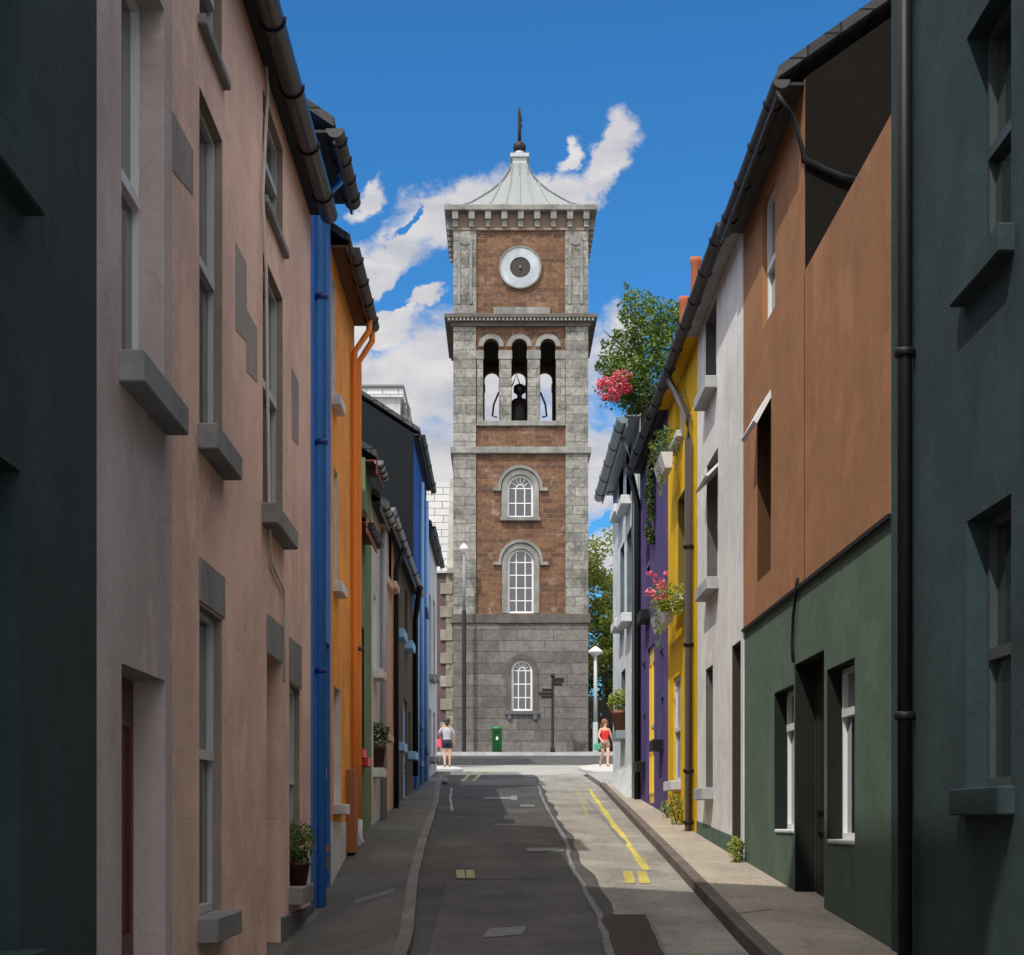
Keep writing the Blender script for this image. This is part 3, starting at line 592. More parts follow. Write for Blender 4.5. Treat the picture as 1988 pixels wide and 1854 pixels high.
for yy, sg in ((D+.1, -1), (TY1-.1, 1)):
    for c, h in OP:                     # stone arch rings
        zs = bz1-.38; pts = [(c+.62*math.cos(t*PI/12), zs+.62*math.sin(t*PI/12)) for t in range(13)]+[(c+.385*math.cos(t*PI/12), zs+.385*math.sin(t*PI/12)) for t in range(12, -1, -1)]
        m = MB(); m.slab(pts, [], .09, lambda u, v, w: (u, yy+sg*w, v)); m.build('arch_ring', mould, r)
    xs = [tx(926), OP[0][0]-.4, OP[0][0]+.4, OP[1][0]-.4, OP[1][0]+.4, OP[2][0]-.4, OP[2][0]+.4, tx(1097)]
    for k in range(4):
        a, b = xs[2*k], xs[2*k+1]; m = MB(); y = sorted((yy, yy+sg*.07)); m.box(a, b, y[0], y[1], bz0, tz(697)); m.build('belfry_pier', stone, r)
        m = MB(); y = sorted((yy, yy+sg*.1)); m.box(a-.05, b+.05, y[0], y[1], tz(697), tz(680), .02); m.build('capital', mould, r)
    m = MB(); y = sorted((yy, yy+sg*.16)); m.box(tx(925), tx(1098), y[0], y[1], tz(827), bz0-.002, .02); m.build('belfry_sill', mould, r)
m = MB(); m.box(TX0+.3, TX1-.3, D+.3, TY1-.3, bz0-.35, bz0-.15); m.build('belfry_floor', dmould, r)
m = MB(); m.box(TX0+.3, TX1-.3, D+.3, TY1-.3, Z5-.25, Z5-.05); m.build('belfry_ceiling', paint('dark_timber', (.03, .018, .012), .8), r)
m = MB(); m.box(TX0-.12, TX1+.12, D-.12, TY1+.12, Z5, Z5+.18); m.box(TX0-.42, TX1+.42, D-.42, TY1+.42, Z5+.33, Z6, .02); m.box(TX0-.3, TX1+.3, D-.3, TY1+.3, Z5+.18, Z5+.33); cor = m.build('cornice', dmould, r)
m = MB(); n = 38
for k in range(n):
    x = TX0-.3+(TW+.6)*(k+.5)/n; m.box(x-.05, x+.05, D-.385, D-.3, Z5+.2, Z5+.329)
m.build('dentils', mould, cor)
walls('clock_wall', rbrick, Z6, Z7, .1, [], r)
corners('corner_pier', stone, Z6+.001, Z7, cw_+.02, r)
m = MB(); m.box(tx(958), tx(1068), D-.02, D+.12, Z6, tz(596), .01); m.build('clock_plinth', mould, r)
for x in (tx(891), tx(914), tx(1106), tx(1129)):
    m = MB(); m.box(x-.07, x+.07, D-.05, D, tz(590), tz(468)); m.build('pilaster_strip', mould, r)
for x in (tx(902.5), tx(1117.5)):
    m = MB(); pts = [(x+.34*math.cos(-t*PI/10), tz(462)+.34*math.sin(-t*PI/10)) for t in range(11)]; m.slab(pts, [], .06, lambda u, v, w: (u, D-.06+w, v)); m.build('pilaster_scallop', mould, r)
# corbel table and main cornice
cy = Z7
m = MB(); m.box(TX0-.03, TX1+.03, D-.03, TY1+.03, cy, cy+.12); m.box(TX0+.05, TX1-.05, D+.06, TY1-.06, cy+.12, Z8-.28); m.build('frieze', paint('frieze_brown', (.2, .15, .12), .9, .35), r)
for k in range(9):
    x = TX0+.1+(TW-.2)*k/8
    for yy, dy in ((D, -1), (TY1, 1)):
        m = MB(); a, b = sorted((yy+dy*.34, yy-dy*.1)); m.box(x-.14, x+.14, a, b, cy+.45, Z8-.28); a, b = sorted((yy+dy*.18, yy-dy*.1)); m.box(x-.11, x+.11, a, b, cy+.12, cy+.45); m.build('corbel', mould, r)
    y = D+.1+(TW-.2)*k/8
    if 0 < k < 8:
        for xx, dx in ((TX0, -1), (TX1, 1)):
            m = MB(); a, b = sorted((xx+dx*.34, xx-dx*.1)); m.box(a, b, y-.14, y+.14, cy+.3, Z8-.28); m.build('corbel', mould, r)
m = MB(); m.box(TX0-.42, TX1+.42, D-.42, TY1+.42, Z8-.28, Z8, .03); m.build('main_cornice', mould, r)
# lead roof
rc = (tx(1010), D+TW/2); kk = (D+TW/2)/F
prof = [(394, 97), (386, 82), (378, 69), (371, 57), (362, 46), (354, 37), (345, 29), (336, 23), (326, 18), (317, 15)]
rp = [((TW/2+.3)*math.sqrt(2), Z8+.01), ((TW/2-.3)*math.sqrt(2), Z8+.16)]+[(hw*85.78/(F+hw)*math.sqrt(2), EYE+(HY-y)*(85.78-hw*85.78/(F+hw))/F) for y, hw in prof]
m = MB(); m.lathe((rc[0], rc[1], 0), rp, 4, False, PI/4)
for side in range(4):
    ca, sa = math.cos(side*PI/2), math.sin(side*PI/2)
    for u in (-.95, -.62, -.3, 0.001, .3, .62, .95):
        pth = []
        for (q, z) in rp:
            h = q/math.sqrt(2); uu = u*rp[0][0]/math.sqrt(2)*.82
            if abs(u) > .9: uu = math.copysign(h, u)
            elif abs(u) < .01: uu = 0
            else: uu = math.copysign(min(abs(uu)*(.35+.65*h/(rp[0][0]/math.sqrt(2))), h), u)
            if abs(u) < .9 and abs(u) > .5 and h < .9: break
            x, y = uu, -h-.0; pth.append((rc[0]+x*ca-y*sa, rc[1]+x*sa+y*ca, z))
        m.tube(pth, .055, 5)
m.build('lead_roof', paint('pale_lead', (.2, .215, .22), .6, .35), r)
zt = rp[-1][1]
m = MB(); m.lathe((rc[0], rc[1], zt-.02), [(.5, 0), (.5, .3), (.66, .34), (.66, .52), (.4, .58)], 4, False, PI/4); m.lathe((rc[0], rc[1], zt+.54), [(.3, 0), (.34, .05), (.24, .1), (.24, .16), (.2, .25), (.1, .32)], 14); m.build('finial_cap', paint('cap_lead', (.35, .38, .39), .5), r)
zb = EYE+(HY-297)*kk
m = MB(); m.lathe((rc[0], rc[1], zb-.05), [(.32*math.sin(t*PI/10)+.01, .32-.32*math.cos(t*PI/10)) for t in range(11)], 18); m.build('finial_ball', M_black, r)
vz = EYE+(HY-207)*kk
m = MB(); m.tube([(rc[0], rc[1], zb+.5), (rc[0], rc[1], zb+1.3), (rc[0]-.03, rc[1], zb+1.9), (rc[0]-.08, rc[1], vz)], [.09, .08, .06, .012], 8)
m.box(rc[0]-.02, rc[0]+.14, rc[1]-.03, rc[1]+.03, zb+1.25, zb+1.45); m.face([(rc[0]-.02, rc[1]-.01, zb+1.5), (rc[0]+.16, rc[1]-.01, zb+1.6), (rc[0]-.02, rc[1]-.01, zb+2.4)]); m.face([(rc[0]-.02, rc[1]+.01, zb+1.5), (rc[0]-.02, rc[1]+.01, zb+2.4), (rc[0]+.16, rc[1]+.01, zb+1.6)])
m.build('weather_vane', M_black, r)
# clock
cc = (tx(1010), tz(519))
def ring(ro_, ri, y0, y1, name, mat, par, n=36):
    m = MB(); m.slab([(cc[0]+ro_*math.cos(t*2*PI/n), cc[1]+ro_*math.sin(t*2*PI/n)) for t in range(n)], [[(cc[0]+ri*math.cos(t*2*PI/n), cc[1]+ri*math.sin(t*2*PI/n)) for t in range(n)]] if ri else [], y1-y0, lambda u, v, w: (u, y0+w, v)); return m.build(name, mat, par)
ck = ring(.97, .5, D-.02, D+.11, 'clock_dial', plaster('dial_white', (.42, .46, .49), .12), r)
ring(1.04, .972, D-.06, D+.12, 'dial_rim', mould, ck); ring(.498, 0, D+.02, D+.1, 'dial_centre', paint('clock_hub_brown', (.02, .012, .01), .6), ck)
m = MB(); m.lathe((cc[0], D-.02, cc[1]-.06), [(.02, 0), (.07, .03), (.07, .09), (.02, .12)], 10); m.build('clock_boss', M_lead, ck)
# tower windows
M_tpane = glass('tower_glass', (.03, .035, .05), .04)
for i, (cx, hw, z0, z1) in enumerate([wins[0], w1, w2]):
    yw = D+(.12 if i == 0 else .22); zs = z1-hw
    def A(k, n=14): return [(cx-k, z0+(hw-k)), (cx+k, z0+(hw-k))]+[(cx+k*math.cos(t*PI/n), zs+k*math.sin(t*PI/n)) for t in range(n+1)]
    m = MB(); m.slab(A(hw-.004), [A(hw-.1)], .08, lambda u, v, w: (u, yw+w, v))
    for u in (-.34, .34): m.box(cx+u*hw-.022, cx+u*hw+.022, yw+.02, yw+.07, z0+.09, (zs if i != 1 else zs+hw*.85))
    rows = 3 if i == 0 else 4 if i == 1 else 2
    for k in range(1, rows+1): 
        zz = z0+(zs-z0)*k/rows; m.box(cx-hw+.08, cx+hw-.08, yw+.025, yw+.065, zz-.022, zz+.022)
    if i != 1:
        pr = [(cx+.3*hw*math.cos(t*PI/8), zs+.3*hw*math.sin(t*PI/8)) for t in range(9)]; m.tube([(u, yw+.045, v) for u, v in pr], .022, 5)
        for a in (35, 65, 90, 115, 145): a = math.radians(a); m.tube([(cx+.3*hw*math.cos(a), yw+.045, zs+.3*hw*math.sin(a)), (cx+.93*hw*math.cos(a), yw+.045, zs+.93*hw*math.sin(a))], .02, 5)
    w = m.build('window', M_whitep, r)
    m = MB(); m.slab(A(hw-.05), [], .01, lambda u, v, w: (u, yw+.045+w, v)); m.build('pane', M_tpane, w)
    # surround
    k0, k1 = hw+.005, hw+.27; yo = D-.05 if i == 0 else D+.01
    zlow = z0 if i else z0
    pts = [(cx-k1, zlow), (cx-k0, zlow)]+[(cx-k0*math.cos(t*PI/14), zs+k0*math.sin(t*PI/14)) for t in range(15)]+[(cx+k0, zlow), (cx+k1, zlow)]+[(cx+k1*math.cos(t*PI/14), zs+k1*math.sin(t*PI/14)) for t in range(15)]
    m = MB(); m.slab(pts, [], .12, lambda u, v, w: (u, yo+w, v)); m.build('surround', dmould if i == 0 else mould, w)
    if i:
        k0, k1 = hw+.3, hw+.45
        pts = [(cx-k1-.25, zs-.16), (cx-k0, zs-.16)]+[(cx-k0*math.cos(t*PI/14), zs+k0*math.sin(t*PI/14)) for t in range(15)]+[(cx+k0, zs-.16), (cx+k1+.25, zs-.16), (cx+k1+.25, zs)]+[(cx+k1*math.cos(t*PI/14), zs+k1*math.sin(t*PI/14)) for t in range(15)]+[(cx-k1-.25, zs)]
        m = MB(); m.slab(pts, [], .15, lambda u, v, w: (u, D-.06+w, v)); m.build('hood_mould', mould, w)
    if i != 1:
        m = MB(); m.box(cx-hw-.33, cx+hw+.33, D-.14, D+.15, z0-.18, z0-.004, .01)
        if i == 0:
            for q in (-.62, .62): m.box(cx+q-.09, cx+q+.09, D-.12, D+.0, z0-.42, z0-.18)
        m.build('sill', mould if i else paint('slate_sill', (.09, .09, .1), .7), w)
# bell
r = empty('bell', (tx(1008), D+TW/2, bz0-.15), 'dark bronze bell on its frame behind the middle belfry arch', 'bell')
bc = (tx(1010), D+TW/2); bzz = tz(790)
dbm = paint('dark_bronze', (.02, .016, .012), .4)
m = MB(); m.lathe((bc[0], bc[1], bz0-.1), [(.95, 0), (.92, .15), (.72, .6), (.6, 1.3), (.52, 1.75), (.3, 1.95), (.12, 2.0), (.14, 2.2), (.3, 2.3), (.3, 2.6), (.16, 2.7)], 24); m.build('bell_body', dbm, r)
m = MB(); m.tube([(bc[0]+.05, bc[1], bz0+2.5), (bc[0]-.15, bc[1], bz0+3.1), (bc[0]-.4, bc[1], bz0+2.5)], .04, 6); m.build('bell_yoke', dbm, r)
for s_ in (-1, 1):
    m = MB(); x = bc[0]+s_*.95; m.tube([(x+s_*.1, bc[1], bz0+2.2), (x+s_*.35, bc[1], bz0+1.6), (x+s_*.42, bc[1], bz0+1.), (x+s_*.2, bc[1], bz0+.95)], .05, 6); m.build('bell_lever', dbm, r)
# tall lamp post on the tower's left, shadow painted black low down, grey lamp post on its right
def lamp(loc, H, label, lo, hi, hz, headw, rb=.1, bar=False):
    r = empty('street_lamp', loc, label, 'street lamp', 'street lamps by the tower'); x, y, z = loc
    m = MB(); m.lathe((x, y, z), [(rb*1.25, 0), (rb*1.25, .2), (rb, .3), (rb, hz), (rb*.9, hz+.02)], 12); m.build('post_base', lo, r)
    m = MB(); m.tube([(x, y, z+hz), (x, y, z+H-.3)], [rb*.75, rb*.6], 10); m.build('post', hi, r)
    m = MB(); m.lathe((x, y, z+H-.32), [(.06, 0), (headw*.35, .06), (headw, .2), (headw*.98, .27), (headw*.55, .4), (.04, .5)], 20); m.build('lamp_head', paint('lamp_opal', (.55, .56, .55), .3), r)
    if bar: m = MB(); m.box(x-.35, x+.45, y-.04, y+.04, z+2.75, z+2.87); m.box(x+.33, x+.43, y-.05, y+.05, z+2.87, z+3.4); m.build('sign_arm', M_black, r)
yl = 81.6; lamp((at(901, 0, yl).x, yl, 4.6), (HY-1062)/F*yl+1.6-4.6, 'tall street lamp with lower post blackened as shadow beside the tower left corner', M_black, paint('pale_post', (.2, .22, .24), .6), 7.0, .24, .1)
yl = 81.2; lamp((at(1156, 0, yl).x, yl, 4.6), (HY-1262)/F*yl+1.6-4.6, 'grey street lamp with dished head right of the tower', paint('post_grey', (.3, .33, .33), .5), paint('post_grey2', (.36, .37, .37), .5), 1.6, .36, .13, True)
# pillar box
x = at(965, 0, 81.3).x; r = empty('pillar_box', (x, 81.3, 4.68), 'green pillar post box standing against the tower base', 'post box')
pbg = paint('post_green', (.008, .16, .035), .3)
m = MB(); m.lathe((x, 81.3, 4.85), [(.235, 0), (.235, 1.02), (.25, 1.03)], 24); m.build('body', pbg, r)
m = MB(); m.lathe((x, 81.3, 4.66), [(.255, 0), (.255, .17), (.24, .195)], 24); m.build('plinth', M_black, r)
m = MB(); m.lathe((x, 81.3, 5.87), [(.25, 0), (.275, .03), (.275, .09), (.2, .14), (.05, .17)], 24); m.build('cap', pbg, r)
m = MB(); m.box(x-.13, x+.13, 81.03, 81.08, 5.68, 5.73); m.build('slot', M_black, r)
m = MB(); m.box(x-.05, x+.05, 81.04, 81.08, 5.38, 5.52); m.build('notice_plate', M_whitep, r)
# fingerpost
yy = 80.6; x = at(1073, 0, yy).x; z0 = G(80)+.02; zz = lambda py: EYE+(HY-py)*yy/F
r = empty('fingerpost', (x, yy, z0), 'black cast iron fingerpost with swallow-tailed arms in front of the tower', 'signpost')
m = MB(); m.lathe((x, yy, z0), [(.12, 0), (.12, .3), (.07, .4), (.06, zz(1320)-z0), (.05, zz(1314)-z0)], 12); m.build('post', M_black, r)
m = MB(); m.lathe((x, yy, zz(1317)), [(.02, 0), (.1, .07), (.11, .12), (.08, .2), (.01, .24)], 12); m.build('ball_finial', M_black, r)
for s_, pa, pb, xe in ((1, 1316, 1324, 1097), (1, 1324.5, 1332, 1094), (-1, 1337, 1343, 1050), (-1, 1344, 1350, 1043), (-1, 1350.5, 1356, 1048)):
    xe = at(xe, 0, yy).x; a, b = zz(pb), zz(pa); xs = x+s_*.06
    m = MB(); m.slab([(xs, a), (xe, a), (xe-s_*.1, (a+b)/2), (xe, b), (xs, b)], [], .05, lambda u, v, w: (u, yy-.025+w, v)); m.build('finger_board', M_black, r)
# quoined building left of tower with pale slate roof
y0 = 84.5; k0 = F/y0; qx = lambda p: (p-X0)/k0; qz = lambda p: EYE+(HY-p)/k0
r = empty('quoined_building', (qx(830), y0+4, 4.7), 'mauve-brown rendered building with stone quoins and pale slate roof left of the tower', 'building')
m = MB(); m.box(qx(760), qx(866), y0, y0+9, 4.5, qz(1112)); m.build('wall', plaster('mauve_render', (.14, .1, .1), .15), r)
m = MB(); m.box(qx(866), qx(882)-.02, y0-.05, y0+9, 4.5, qz(1100)); m.build('end_pier', brick('quoin_stone', (.33, .3, .24), (.24, .22, .17), (.08, .07, .06), .9, .55, .012, stain=.6), r)
k = 0; z = 4.7
qs = plaster('quoin_block', (.36, .33, .27), .25, .3)
while z < qz(1130):
    if k % 2 == 0:
        m = MB(); m.box(qx(855), qx(879), y0-.1, y0, z+.015, z+.56, .02); m.build('quoin', qs, r)
    k += 1; z += .575
m = MB(); m.hexa([(qx(740), y0-.2, qz(1112)), (qx(868), y0-.2, qz(1112)), (qx(868), y0+4.5, qz(905)), (qx(740), y0+4.5, qz(905))], [(qx(740), y0-.2, qz(1109)), (qx(868), y0-.2, qz(1109)), (qx(868), y0+4.5, qz(901)), (qx(740), y0+4.5, qz(901))]); m.build('roof', brick('pale_slate', (.46, .46, .46), (.4, .4, .4), (.17, .17, .17), .75, .42, .025, stain=.15, ky=0.), r)
m = MB(); m.hexa([(qx(868), y0-.3, qz(1114)), (qx(881), y0-.3, qz(1114)), (qx(881), y0+4.5, qz(903)), (qx(868), y0+4.5, qz(903))], [(qx(868), y0-.3, qz(1104)), (qx(881), y0-.3, qz(1104)), (qx(881), y0+4.5, qz(893)), (qx(868), y0+4.5, qz(893))]); m.build('coping', plaster('coping_stone', (.4, .39, .35)), r)
m = MB(); m.box(qx(845), qx(868), y0+3, y0+4, qz(1100), qz(930)); 
# pale brick building far left behind the gable
y0 = 60; k0 = F/y0; qx = lambda p: (p-X0)/k0; qz = lambda p: EYE+(HY-p)/k0
r = empty('brick_building', (qx(700), y0+4, 3.4), 'pale painted brick building with parapet rising behind the black gable', 'building')
pbk = brick('pale_brick', (.6, .6, .59), (.52, .52, .52), (.25, .25, .25), .55, .22, .02, stain=.15)
m = MB(); m.box(qx(500), qx(777), y0, y0+8, 3, qz(772)); m.build('wall', plaster('pale_mauve_render', (.48, .47, .5), .06), r)
m = MB(); m.box(qx(500), qx(783), y0-.15, y0+8, qz(772), qz(754)); m.build('parapet', pbk, r)
m = MB(); m.box(qx(498), qx(785), y0-.25, y0+8.1, qz(754), qz(749), .02); m.build('coping', M_lead, r)
m = MB(); m.box(qx(777), qx(791), y0+.5, y0+7, 3, qz(786)); m.build('side_wing', plaster('wing_render', (.5, .5, .5), .06), r)
m = MB(); m.tube([(qx(781), y0+.3, qz(800)), (qx(783), y0+.3, qz(779)), (qx(789), y0+.3, qz(779)), (qx(793), y0+.3, qz(790)), (qx(796), y0+.3, qz(850)), (qx(796), y0+.3, 4)], .06, 8); m.build('downpipe', paint('mauve_pipe', (.16, .13, .14)), r)
# ================================================================== GROUND
def sheet(name, xs, ys, off, mat, kind='structure', thick=0.):   # xs(y) -> (x0, x1), follows the ground
    m = MB(); prev = None; nx = 6
    for y in ys:
        a, b = xs(y); row = [m.bm.verts.new((a+(b-a)*k/nx, y, GX(a+(b-a)*k/nx, y)+off)) for k in range(nx+1)]
        if prev:
            for k in range(nx): m.bm.faces.new((prev[k], prev[k+1], row[k+1], row[k]))
        prev = row
    if thick:
        g = bmesh.ops.extrude_face_region(m.bm, geom=m.bm.faces[:]); 
        for v in [e for e in g['geom'] if isinstance(e, bmesh.types.BMVert)]: v.co.z -= thick
    o = m.build(name, mat); o['kind'] = kind; return o
def rng(a, b, st): n = max(1, int(round((b-a)/st))); return [a+(b-a)*i/n for i in range(n+1)]
def pl(pts):
    def f(y):
        if y <= pts[0][0]: return pts[0][1]
        for (a, p), (b, q) in zip(pts, pts[1:]):
            if y <= b: return p+(q-p)*(y-a)/(b-a)
        return pts[-1][1]
    return f
lk = pl([(0, -.5), (11.8, -.62), (17, -.84), (21, -.93), (30, -1.12), (38, -1.38), (44, -1.5), (46.5, -1.42), (49, -1.15)])
rk = pl([(0, 1.6), (11.8, 1.66), (18, 1.8), (38, 2.2)])
asp = asphalt('asphalt_dark', (.062, .059, .055), .35, .5); aspb = asphalt('asphalt_cross', (.075, .073, .07)); pvd = asphalt('pavement_grey', (.105, .103, .097), .2, .3, .7); pvl = asphalt('pavement_sand', (.37, .32, .255), .12, .25, .5)
conc = asphalt('pale_crossing', (.31, .31, .285), .1, .15, .4); kerbm = plaster('kerb_stone', (.16, .13, .115), .25, .2); cream = asphalt('corner_paving', (.46, .45, .42), .08, .1, .4)
m = MB(); xs_ = [-2500, -60, -8, -2, 0, 2.6, 8, 60, 2500]; ys_ = [-60, -20, 0, 10, 20, 30, 40, 48, 55, 63, 72, 82, 100, 300, 3000]
gr = [[m.bm.verts.new((x, y, G(y)-.24)) for x in xs_] for y in ys_]
for A_, B_ in zip(gr, gr[1:]):
    for k in range(len(xs_)-1): m.bm.faces.new((A_[k], A_[k+1], B_[k+1], B_[k]))
structure(m.build('ground', asphalt('ground_earth', (.12, .115, .1), scale=.3)))
sheet('road', lambda y: (lk(y), rk(y)), rng(-6, 46.5, 1), 0, asp)
sheet('road_sun_band', lambda y: (.9+.03*math.sin(y*.9)+.02*math.sin(y*2.3), rk(y)), rng(-6, 46.5, .5), .003, asphalt('sunlit_asphalt', (.27, .25, .215), .22, .5, .8))  # paler band along the right paints sunlight onto the asphalt
sheet('pavement', lambda y: (-1.95, lk(y)-.1), rng(-6, 46.5, .75), .09, pvd, thick=.25)
sheet('pavement', lambda y: (rk(y)+.11, 2.75), rng(-6, 38.4, 1), .1, pvl, thick=.25)
sheet('kerb', lambda y: (lk(y)-.1, lk(y)), rng(-6, 46.5, .75), .092, plaster('kerb_grey', (.2, .195, .185), .25, .2), thick=.25)
sheet('kerb', lambda y: (rk(y), rk(y)+.11), rng(-6, 38.4, 1), .104, kerbm, thick=.25)
sheet('crossing', lambda y: (-40, 40), rng(46.5, 66, 1.5), -.004, conc)
sheet('cross_road', lambda y: (-60, 60), rng(66, 79.8, 1.5), -.002, aspb)
sheet('verge_paving', lambda y: (2.3 if y > 38 else 2.3, 14), rng(38.42, 46.5, 1), .06, conc, thick=.2)
sheet('tower_paving', lambda y: (-30, 30), rng(80.0, 100, 2), .14, plaster('tower_paving', (.2, .2, .2)), thick=.3)
sheet('tower_kerb', lambda y: (-30, 30), rng(79.8, 80.0, .1), .145, plaster('pale_kerb', (.5, .5, .5), .1), thick=.3)
def blob(name, pts, off, mat, th=.25):
    m = MB(); vs = [m.bm.verts.new((x, y, GX(x, y)+off)) for x, y in pts]; f = m.bm.faces.new(vs)
    bmesh.ops.triangulate(m.bm, faces=[f])
    g = bmesh.ops.extrude_face_region(m.bm, geom=m.bm.faces[:])
    for v in [e for e in g['geom'] if isinstance(e, bmesh.types.BMVert)]: v.co.z -= th
    o = m.build(name, mat); o['kind'] = 'structure'; return o
blob('corner_pavement', [(-6, 46.55), (-1.42, 46.55), (-1.2, 49), (-1.2, 52), (-1.45, 57), (-2, 62), (-6, 62)], .08, cream)
blob('corner_pavement', [(14, 46.6), (2.5, 46.6), (2.35, 49), (2.5, 56), (2.9, 62), (3.6, 64.5), (14, 64.5)], .08, cream)
# ------------------------------------------------------------------ marks on the road
def gd(py, off=0):                      # depth at which the lane ground shows at picture row py
    return F*EYE/(py-HY+F*.0605)
def gpt(px, py): d = gd(py); return ((px-X0)*d/F, d)
def strip(name, pts, w, mat, off=.006, wob=0., lab=None, pieces=6):
    P_ = []
    for (a, b) in zip(pts, pts[1:]):
        for i in range(pieces): t = i/pieces; P_.append((a[0]+(b[0]-a[0])*t+random.uniform(-wob, wob), a[1]+(b[1]-a[1])*t))
    P_.append(pts[-1]); m = MB(); prev = None
    for i, p in enumerate(P_):
        q = P_[min(i+1, len(P_)-1)]; o_ = P_[max(i-1, 0)]; dx, dy = q[0]-o_[0], q[1]-o_[1]; L = math.hypot(dx, dy) or 1; nx_, ny_ = -dy/L, dx/L
        ww = w*random.uniform(1-.35*bool(wob), 1+.35*bool(wob))/2
        row = [m.bm.verts.new((p[0]+nx_*s_*ww, p[1]+ny_*s_*ww, GX(p[0]+nx_*s_*ww, p[1])+off)) for s_ in (-1, 1)]
        if prev: m.bm.faces.new((prev[0], prev[1], row[1], row[0]))
        prev = row
    return structure(m.build(name, mat))
yelp = asphalt('yellow_line_paint', (.5, .42, .1), .2, .6, .8); yelf = asphalt('faded_yellow_paint', (.3, .29, .15), .2, .3, .6); sealm = asphalt('crack_sealant', (.17, .175, .17), .15, .2, .4); sealw = asphalt('pale_sealant', (.28, .31, .3), .15, .2, .4)
strip('yellow_line', [(1.5, 17.6), (1.62, 24), (1.9, 37)], .085, yelp, .007, .004)
strip('yellow_line', [(1.36, 27), (1.62, 37)], .075, yelf, .0075, .004)
for q in ((1224, 1693, 1716), (1252, 1693, 1716)):
    a, b = gpt(q[0]-6, q[1]), gpt(q[0], q[2]); strip('yellow_line', [b, a], .1, yelp, .0075)
for q in ((893, 1690, 1706), (912, 1690, 1706)):
    a, b = gpt(q[0], q[1]), gpt(q[0]+2, q[2]); strip('yellow_line', [b, a], .085, yelf, .0075)
strip('yellow_line', [(-.98, 41.5), (-.9, 46.2)], .1, yelf, .0075); strip('yellow_line', [(-.72, 41.5), (-.62, 46.2)], .1, yelf, .0075)
strip('yellow_line', [(-.98, 49), (-.98, 53)], .12, yelp, .0075); strip('yellow_line', [(-.5, 49), (-.5, 53)], .12, yelp, .0075)
strip('sealed_joint', [gpt(*p) for p in ((1206, 1890), (1182, 1840), (1160, 1770), (1125, 1710), (1108, 1680), (1100, 1640), (1075, 1590), (1050, 1545), (1045, 1525))], .045, sealm, .008, .012)
strip('sealed_joint', [gpt(*p) for p in ((1307, 1890), (1285, 1840), (1256, 1776))], .03, sealm, .008, .006)
strip('sealed_joint', [gpt(*p) for p in ((1215, 1640), (1180, 1600), (1155, 1570), (1140, 1552))], .045, sealm, .008, .012)
strip('sealed_joint', [gpt(*p) for p in ((878, 1575), (874, 1550), (877, 1530))], .05, sealw, .008, .005)
strip('sealed_joint', [gpt(*p) for p in ((865, 1708), (960, 1706), (1090, 1708), (1122, 1709))], .03, sealm, .008, .008)
def quad(name, pts, mat, off=.005):
    m = MB(); P4 = [gpt(*p) for p in pts]; n = 10; prev = None
    for i in range(n+1):
        t = i/n; L = [P4[0][k]+(P4[3][k]-P4[0][k])*t for k in (0, 1)]; R_ = [P4[1][k]+(P4[2][k]-P4[1][k])*t for k in (0, 1)]
        row = [m.bm.verts.new((p[0], p[1], GX(*p)+off)) for p in (L, R_)]
        if prev: m.bm.faces.new((prev[0], prev[1], row[1], row[0]))
        prev = row
    return structure(m.build(name, mat))
quad('asphalt_patch', [(822, 1890), (1204, 1890), (1122, 1710), (868, 1710)], asphalt('asphalt_mid', (.078, .074, .07), .35, .5), .004)
quad('asphalt_patch', [(1208, 1890), (1306, 1890), (1256, 1776), (1166, 1776)], asphalt('asphalt_red', (.045, .026, .02), .3, .4), .0045)
quad('asphalt_patch', [(890, 1525), (1045, 1525), (1040, 1512), (905, 1512)], pvd, .0045)
gm = asphalt('worn_grey_patch', (.19, .19, .18), .2, .3, .6)
quad('worn_patch', [(940, 1552), (992, 1552), (992, 1548), (940, 1548)], gm, .0085); quad('worn_patch', [(992, 1554), (1004, 1554), (1004, 1545), (992, 1545)], gm, .0085)
quad('worn_patch', [(1010, 1567), (1038, 1567), (1038, 1563), (1010, 1563)], gm, .0085); quad('worn_patch', [(1022, 1654), (1095, 1654), (1095, 1647), (1022, 1647)], sealm, .0085)
quad('manhole_cover', [(938, 1822), (1015, 1816), (1022, 1800), (950, 1804)], asphalt('worn_lid', (.17, .17, .17), .2, .3, .6), .0085)
for p in (((752, 1561), (790, 1561), (790, 1555), (752, 1555)), ((690, 1726), (765, 1726), (765, 1717), (690, 1717)), ((770, 1523), (870, 1523), (870, 1518), (775, 1518))): quad('worn_patch', p, sealm, .094)
strip('paving_joint', [gpt(1500, 1790), gpt(1430, 1800)], .02, kerbm, .106)
